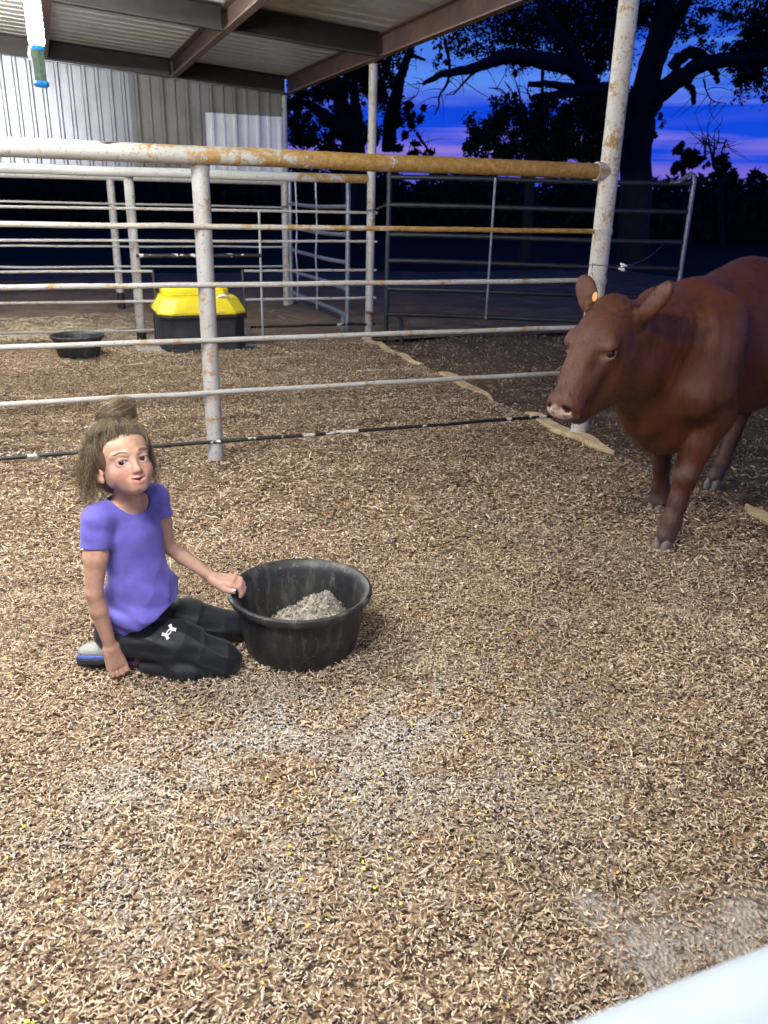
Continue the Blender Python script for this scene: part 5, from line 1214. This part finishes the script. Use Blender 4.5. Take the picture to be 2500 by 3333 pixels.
tree('small_tree', 'rounded dark shrubby tree with bare dead branches rising above it at the right', (g0[0], g0[1], -.1), [([c3(860, 1000), c3(810, 850), c3(800, 780)], .14, .08)]+
    [([c3(x0, 800), c3(x0+dx*.3, 700), c3(x0+dx*.8, 620), c3(x0+dx, y1)], .05, .012) for x0, dx, y1 in ((800, 60, 500), (790, -40, 540), (800, -90, 590), (720, 20, 560), (870, 60, 590), (730, -30, 600), (805, 10, 510))],
    [(1360.3+x*.225, 165.9+y*.225, rx*.225, ry*.225, d) for x, y, rx, ry, d in [(920, 850, 120, 90, 1.3), (980, 920, 90, 80, 1.2), (820, 920, 110, 80, 1.2), (1060, 1010, 80, 40, 1.0), (730, 830, 40, 40, .8)]], D4+4, 420, .12)
# far hedge line as one mass
n = 42000; az = rng.uniform(-62, 82, n); dd = rng.uniform(44, 58, n); hh = (1.9+1.0*vnoise2(az, az*0, .35, 15)+.8*vnoise2(az, az*0, 1.3, 16))
C = np.stack([np.sin(np.radians(az))*dd, np.cos(np.radians(az))*dd, hh*rng.random(n)**.7*np.where((az > 50), .72, 1)], 1)
Vv, Ff, Tt = leaves(C, .26, LC)
# dense inner hedge body behind the leaves
aa = np.linspace(-64, 84, 240); hb_ = (1.9+1.0*vnoise2(aa, aa*0, .35, 15)+.8*vnoise2(aa, aa*0, 1.3, 16))*np.where(aa > 50, .72, 1)*.78
prof = [(50, -.3), (50.2, .55), (51, .9), (52.5, 1.0), (54, .8), (55, -.3)]
G = np.array([[(math.sin(R(a))*d, math.cos(R(a))*d, k*h_+.25*rng.random()) for d, k in prof] for a, h_ in zip(aa, hb_)]); m_ = len(prof); i_ = np.arange(len(aa)-1)[:, None]*m_+np.arange(m_-1)[None]
GF = np.stack([i_, i_+m_, i_+m_+1, i_+1], -1).reshape(-1, 4)+len(Vv)
Vv = np.concatenate([Vv, G.reshape(-1, 3)]); Ff = np.concatenate([Ff, GF]); Tt = np.concatenate([Tt, np.tile(LC, (G.size//3, 1))])
o = link('treeline', npmesh('treeline', Vv, Ff, False, Tt), M['leaf']); o['kind'] = 'stuff'; o['label'] = 'far dark hedge and treeline beyond the pasture'

# ================================================================== WOOD SHAVINGS
def chips(x, y, z, L_, Wd, tint, name, mat, lift, tiltmax=.42, curl=1., flat=False):
    n = len(x); a = rng.uniform(0, 2*np.pi, n); ti = rng.normal(0, tiltmax*.6, n); ro = rng.normal(0, .5, n)
    ca, sa = np.cos(a), np.sin(a); ct, st = np.cos(ti), np.sin(ti)
    d = np.stack([ca*ct, sa*ct, st], 1); s = np.stack([-sa, ca, 0*a], 1); u = np.cross(d, s); s = s*np.cos(ro)[:, None]+u*np.sin(ro)[:, None]; u = np.cross(d, s)
    bend = rng.normal(0, .22, n)*curl*L_; P = np.stack([x, y, z], 1); rows = []
    for t, w in (((-.5, .8), (.5, .9)) if flat else ((-.5, .6), (0., 1.), (.5, .55))):
        c = P+d*(t*L_)[:, None]+u*((bend*(1-4*t*t)))[:, None]
        for sg in (-.5, .5): rows.append(c+s*(Wd*w*sg)[:, None])
    V = np.stack(rows, 1); zmin = V[:, :, 2].min(1)-(z-lift); V[:, :, 2] -= np.minimum(zmin, 0)[:, None]*.6
    m_ = 4 if flat else 6; b = np.arange(n)[:, None, None]*m_; F = (b+np.array([[0, 1, 3, 2], [2, 3, 5, 4]][:1 if flat else 2])[None]).reshape(-1, 4)
    me = npmesh(name, V.reshape(-1, 3), F, False, np.repeat(tint, m_, 0)); o = link(name, me, mat); o['kind'] = 'stuff'; return o
PAL = np.array([(.60, .475, .32), (.53, .415, .275), (.68, .58, .43), (.40, .285, .19), (.25, .17, .115), (.13, .085, .06), (.47, .41, .33), (.31, .185, .135)])
PW = np.array([.24, .18, .18, .12, .11, .06, .09, .03]); PW /= PW.sum()
def wedge(n, r0, r1, a0, a1, pw=1.):
    r = np.sqrt(rng.uniform(r0*r0, r1*r1, n)) if pw == 1. else (r0**pw+(r1**pw-r0**pw)*rng.random(n))**(1/pw)
    a = np.radians(rng.uniform(a0, a1, n)); return r*np.sin(a), r*np.cos(a)
def greyness(x, y):
    """spilt ground feed dusting the shavings around and before the tub"""
    g = 1.35*np.exp(-(((x-.52)/.42)**2+((y-1.76)/.30)**2))+.5*np.exp(-(((x-.05)/.28)**2+((y-1.55)/.24)**2))+.35*np.exp(-(((x-1.0)/.3)**2+((y-1.55)/.25)**2))+.3*np.exp(-(((x-.4)/.5)**2+((y-1.25)/.15)**2))
    return np.clip(g, 0, 1)*np.clip((vnoise2(x, y, 7, 72)*.55+vnoise2(x, y, 19, 73)*.45-.33)*3.0, 0, 1)
DARK = np.array([(.21, .135, .09), (.15, .098, .068), (.27, .185, .125), (.11, .072, .052), (.24, .15, .10)]); DW = np.ones(5)/5
def bedding(n, r0, r1, a0, a1, lmean, wmean, zmax, name, pw=1., PAL=PAL, PW=PW, z0=0.):
    x, y = wedge(n, r0, r1, a0, a1, pw); k = (x < XE-.03) & (y > .35) & (y < 8.15+.15*np.sin(3*x)); k &= ~((np.hypot(x-TUB[0], y-TUB[1]) < .165)) & (bare(x, y) < rng.uniform(.4, 1.0, n))
    rr_ = np.hypot(x, y); k &= rng.random(n) < (np.clip((r1-rr_)/.8, 0, 1) if r1 < 5 else np.clip((rr_-r0)/.8, 0, 1))
    x, y = x[k], y[k]; n = len(x); L_ = lmean*np.exp(rng.normal(0, .42, n)); Wd = wmean*np.exp(rng.normal(0, .35, n)); big = rng.random(n) < .05; L_[big] *= 1.6; Wd[big] *= 1.3
    dep = rng.random(n); z = hgt(x, y)+z0+zmax*dep; c = PAL[rng.choice(len(PAL), n, p=PW)]*rng.uniform(.8, 1.2, (n, 1))
    patch = .82+.36*vnoise2(x, y, 2.3, 74)[:, None]; c = c*patch
    g = greyness(x, y)[:, None]; grey = np.array((.64, .61, .55))*rng.uniform(.55, 1.2, (n, 1)); c = c*(1-g*.85)+grey*g*.85; L_ *= (1-.3*g[:, 0])
    return chips(x, y, z, L_, Wd, c, name, M['chips'], .0, flat=PAL is DARK)
bedding(148000, .75, 3.7, -30, 72, .0075, .0034, .007, 'wood_shavings', 1., DARK, DW)
bedding(255000, .75, 3.7, -30, 72, .0096, .0027, .007, 'wood_shavings', 1., PAL, PW, .006)
bedding(90000, 2.9, 9.3, -34, 74, .012, .0052, .008, 'wood_shavings', 1.3, DARK, DW)
bedding(210000, 2.9, 9.3, -34, 74, .0150, .0044, .008, 'wood_shavings', 1.3, PAL, PW, .007)
# feed dust specks, a few yellow kernels, long straws
n = 26000; x, y = wedge(n, .9, 2.6, -30, 60); k = rng.random(n) < greyness(x, y)*1.1+.01; x, y = x[k], y[k]; n = len(x)
chips(x, y, hgt(x, y)+.015, rng.uniform(.003, .008, n), rng.uniform(.002, .005, n), np.array((.50, .47, .42))*rng.uniform(.6, 1.2, (n, 1)), 'feed_dust', M['chips'], 0)
n = 420; x, y = wedge(n, .85, 2.6, -20, 45); k = vnoise2(x, y, 5, 95) > .62; x, y = x[k], y[k]; n = len(x); chips(x, y, hgt(x, y)+.017, rng.uniform(.006, .011, n), rng.uniform(.004, .007, n), np.array((.80, .60, .08))*rng.uniform(.8, 1.1, (n, 1)), 'corn_kernels', M['chips'], 0, .3, .3)
# trampled yard to the right: sparser, darker chips and clods
n = 52000; x, y = wedge(n, 3.0, 11, 22, 66, 1.2); k = (x > XE+.02); x, y = x[k], y[k]; n = len(x)
chips(x, y, zlot(x, y)+rng.random(n)*.012, .022*np.exp(rng.normal(0, .5, n)), .007*np.exp(rng.normal(0, .4, n)), PAL[rng.choice(len(PAL), n, p=PW)]*np.array((.8, .74, .68))*rng.uniform(.2, 1.0, (n, 1)), 'trampled_shavings', M['chips'], 0)
# straw on the dirt behind the second fence
n = 7500; x = rng.normal(-.4, 1.2, n); y = rng.uniform(8.3, 10.6, n); k = rng.random(n) < np.exp(-((x+.5)/1.2)**2)*np.exp(-((y-8.9)/1.0)**2)+.12; x, y = x[k], y[k]; n = len(x)
chips(x, y, .005+rng.random(n)*.02, rng.uniform(.05, .22, n), rng.uniform(.004, .008, n), np.array((.56, .47, .32))*rng.uniform(.5, 1.1, (n, 1)), 'straw', M['straw'], 0, .12, .5)
n = 700; x, y = wedge(n, 1.2, 7.5, -25, 60); k = x < XE; x, y = x[k], y[k]; n = len(x)
chips(x, y, hgt(x, y)+.016, rng.uniform(.04, .10, n), rng.uniform(.0015, .003, n), np.array((.62, .52, .30))*rng.uniform(.6, 1.1, (n, 1)), 'straw', M['straw'], 0, .2, .6)
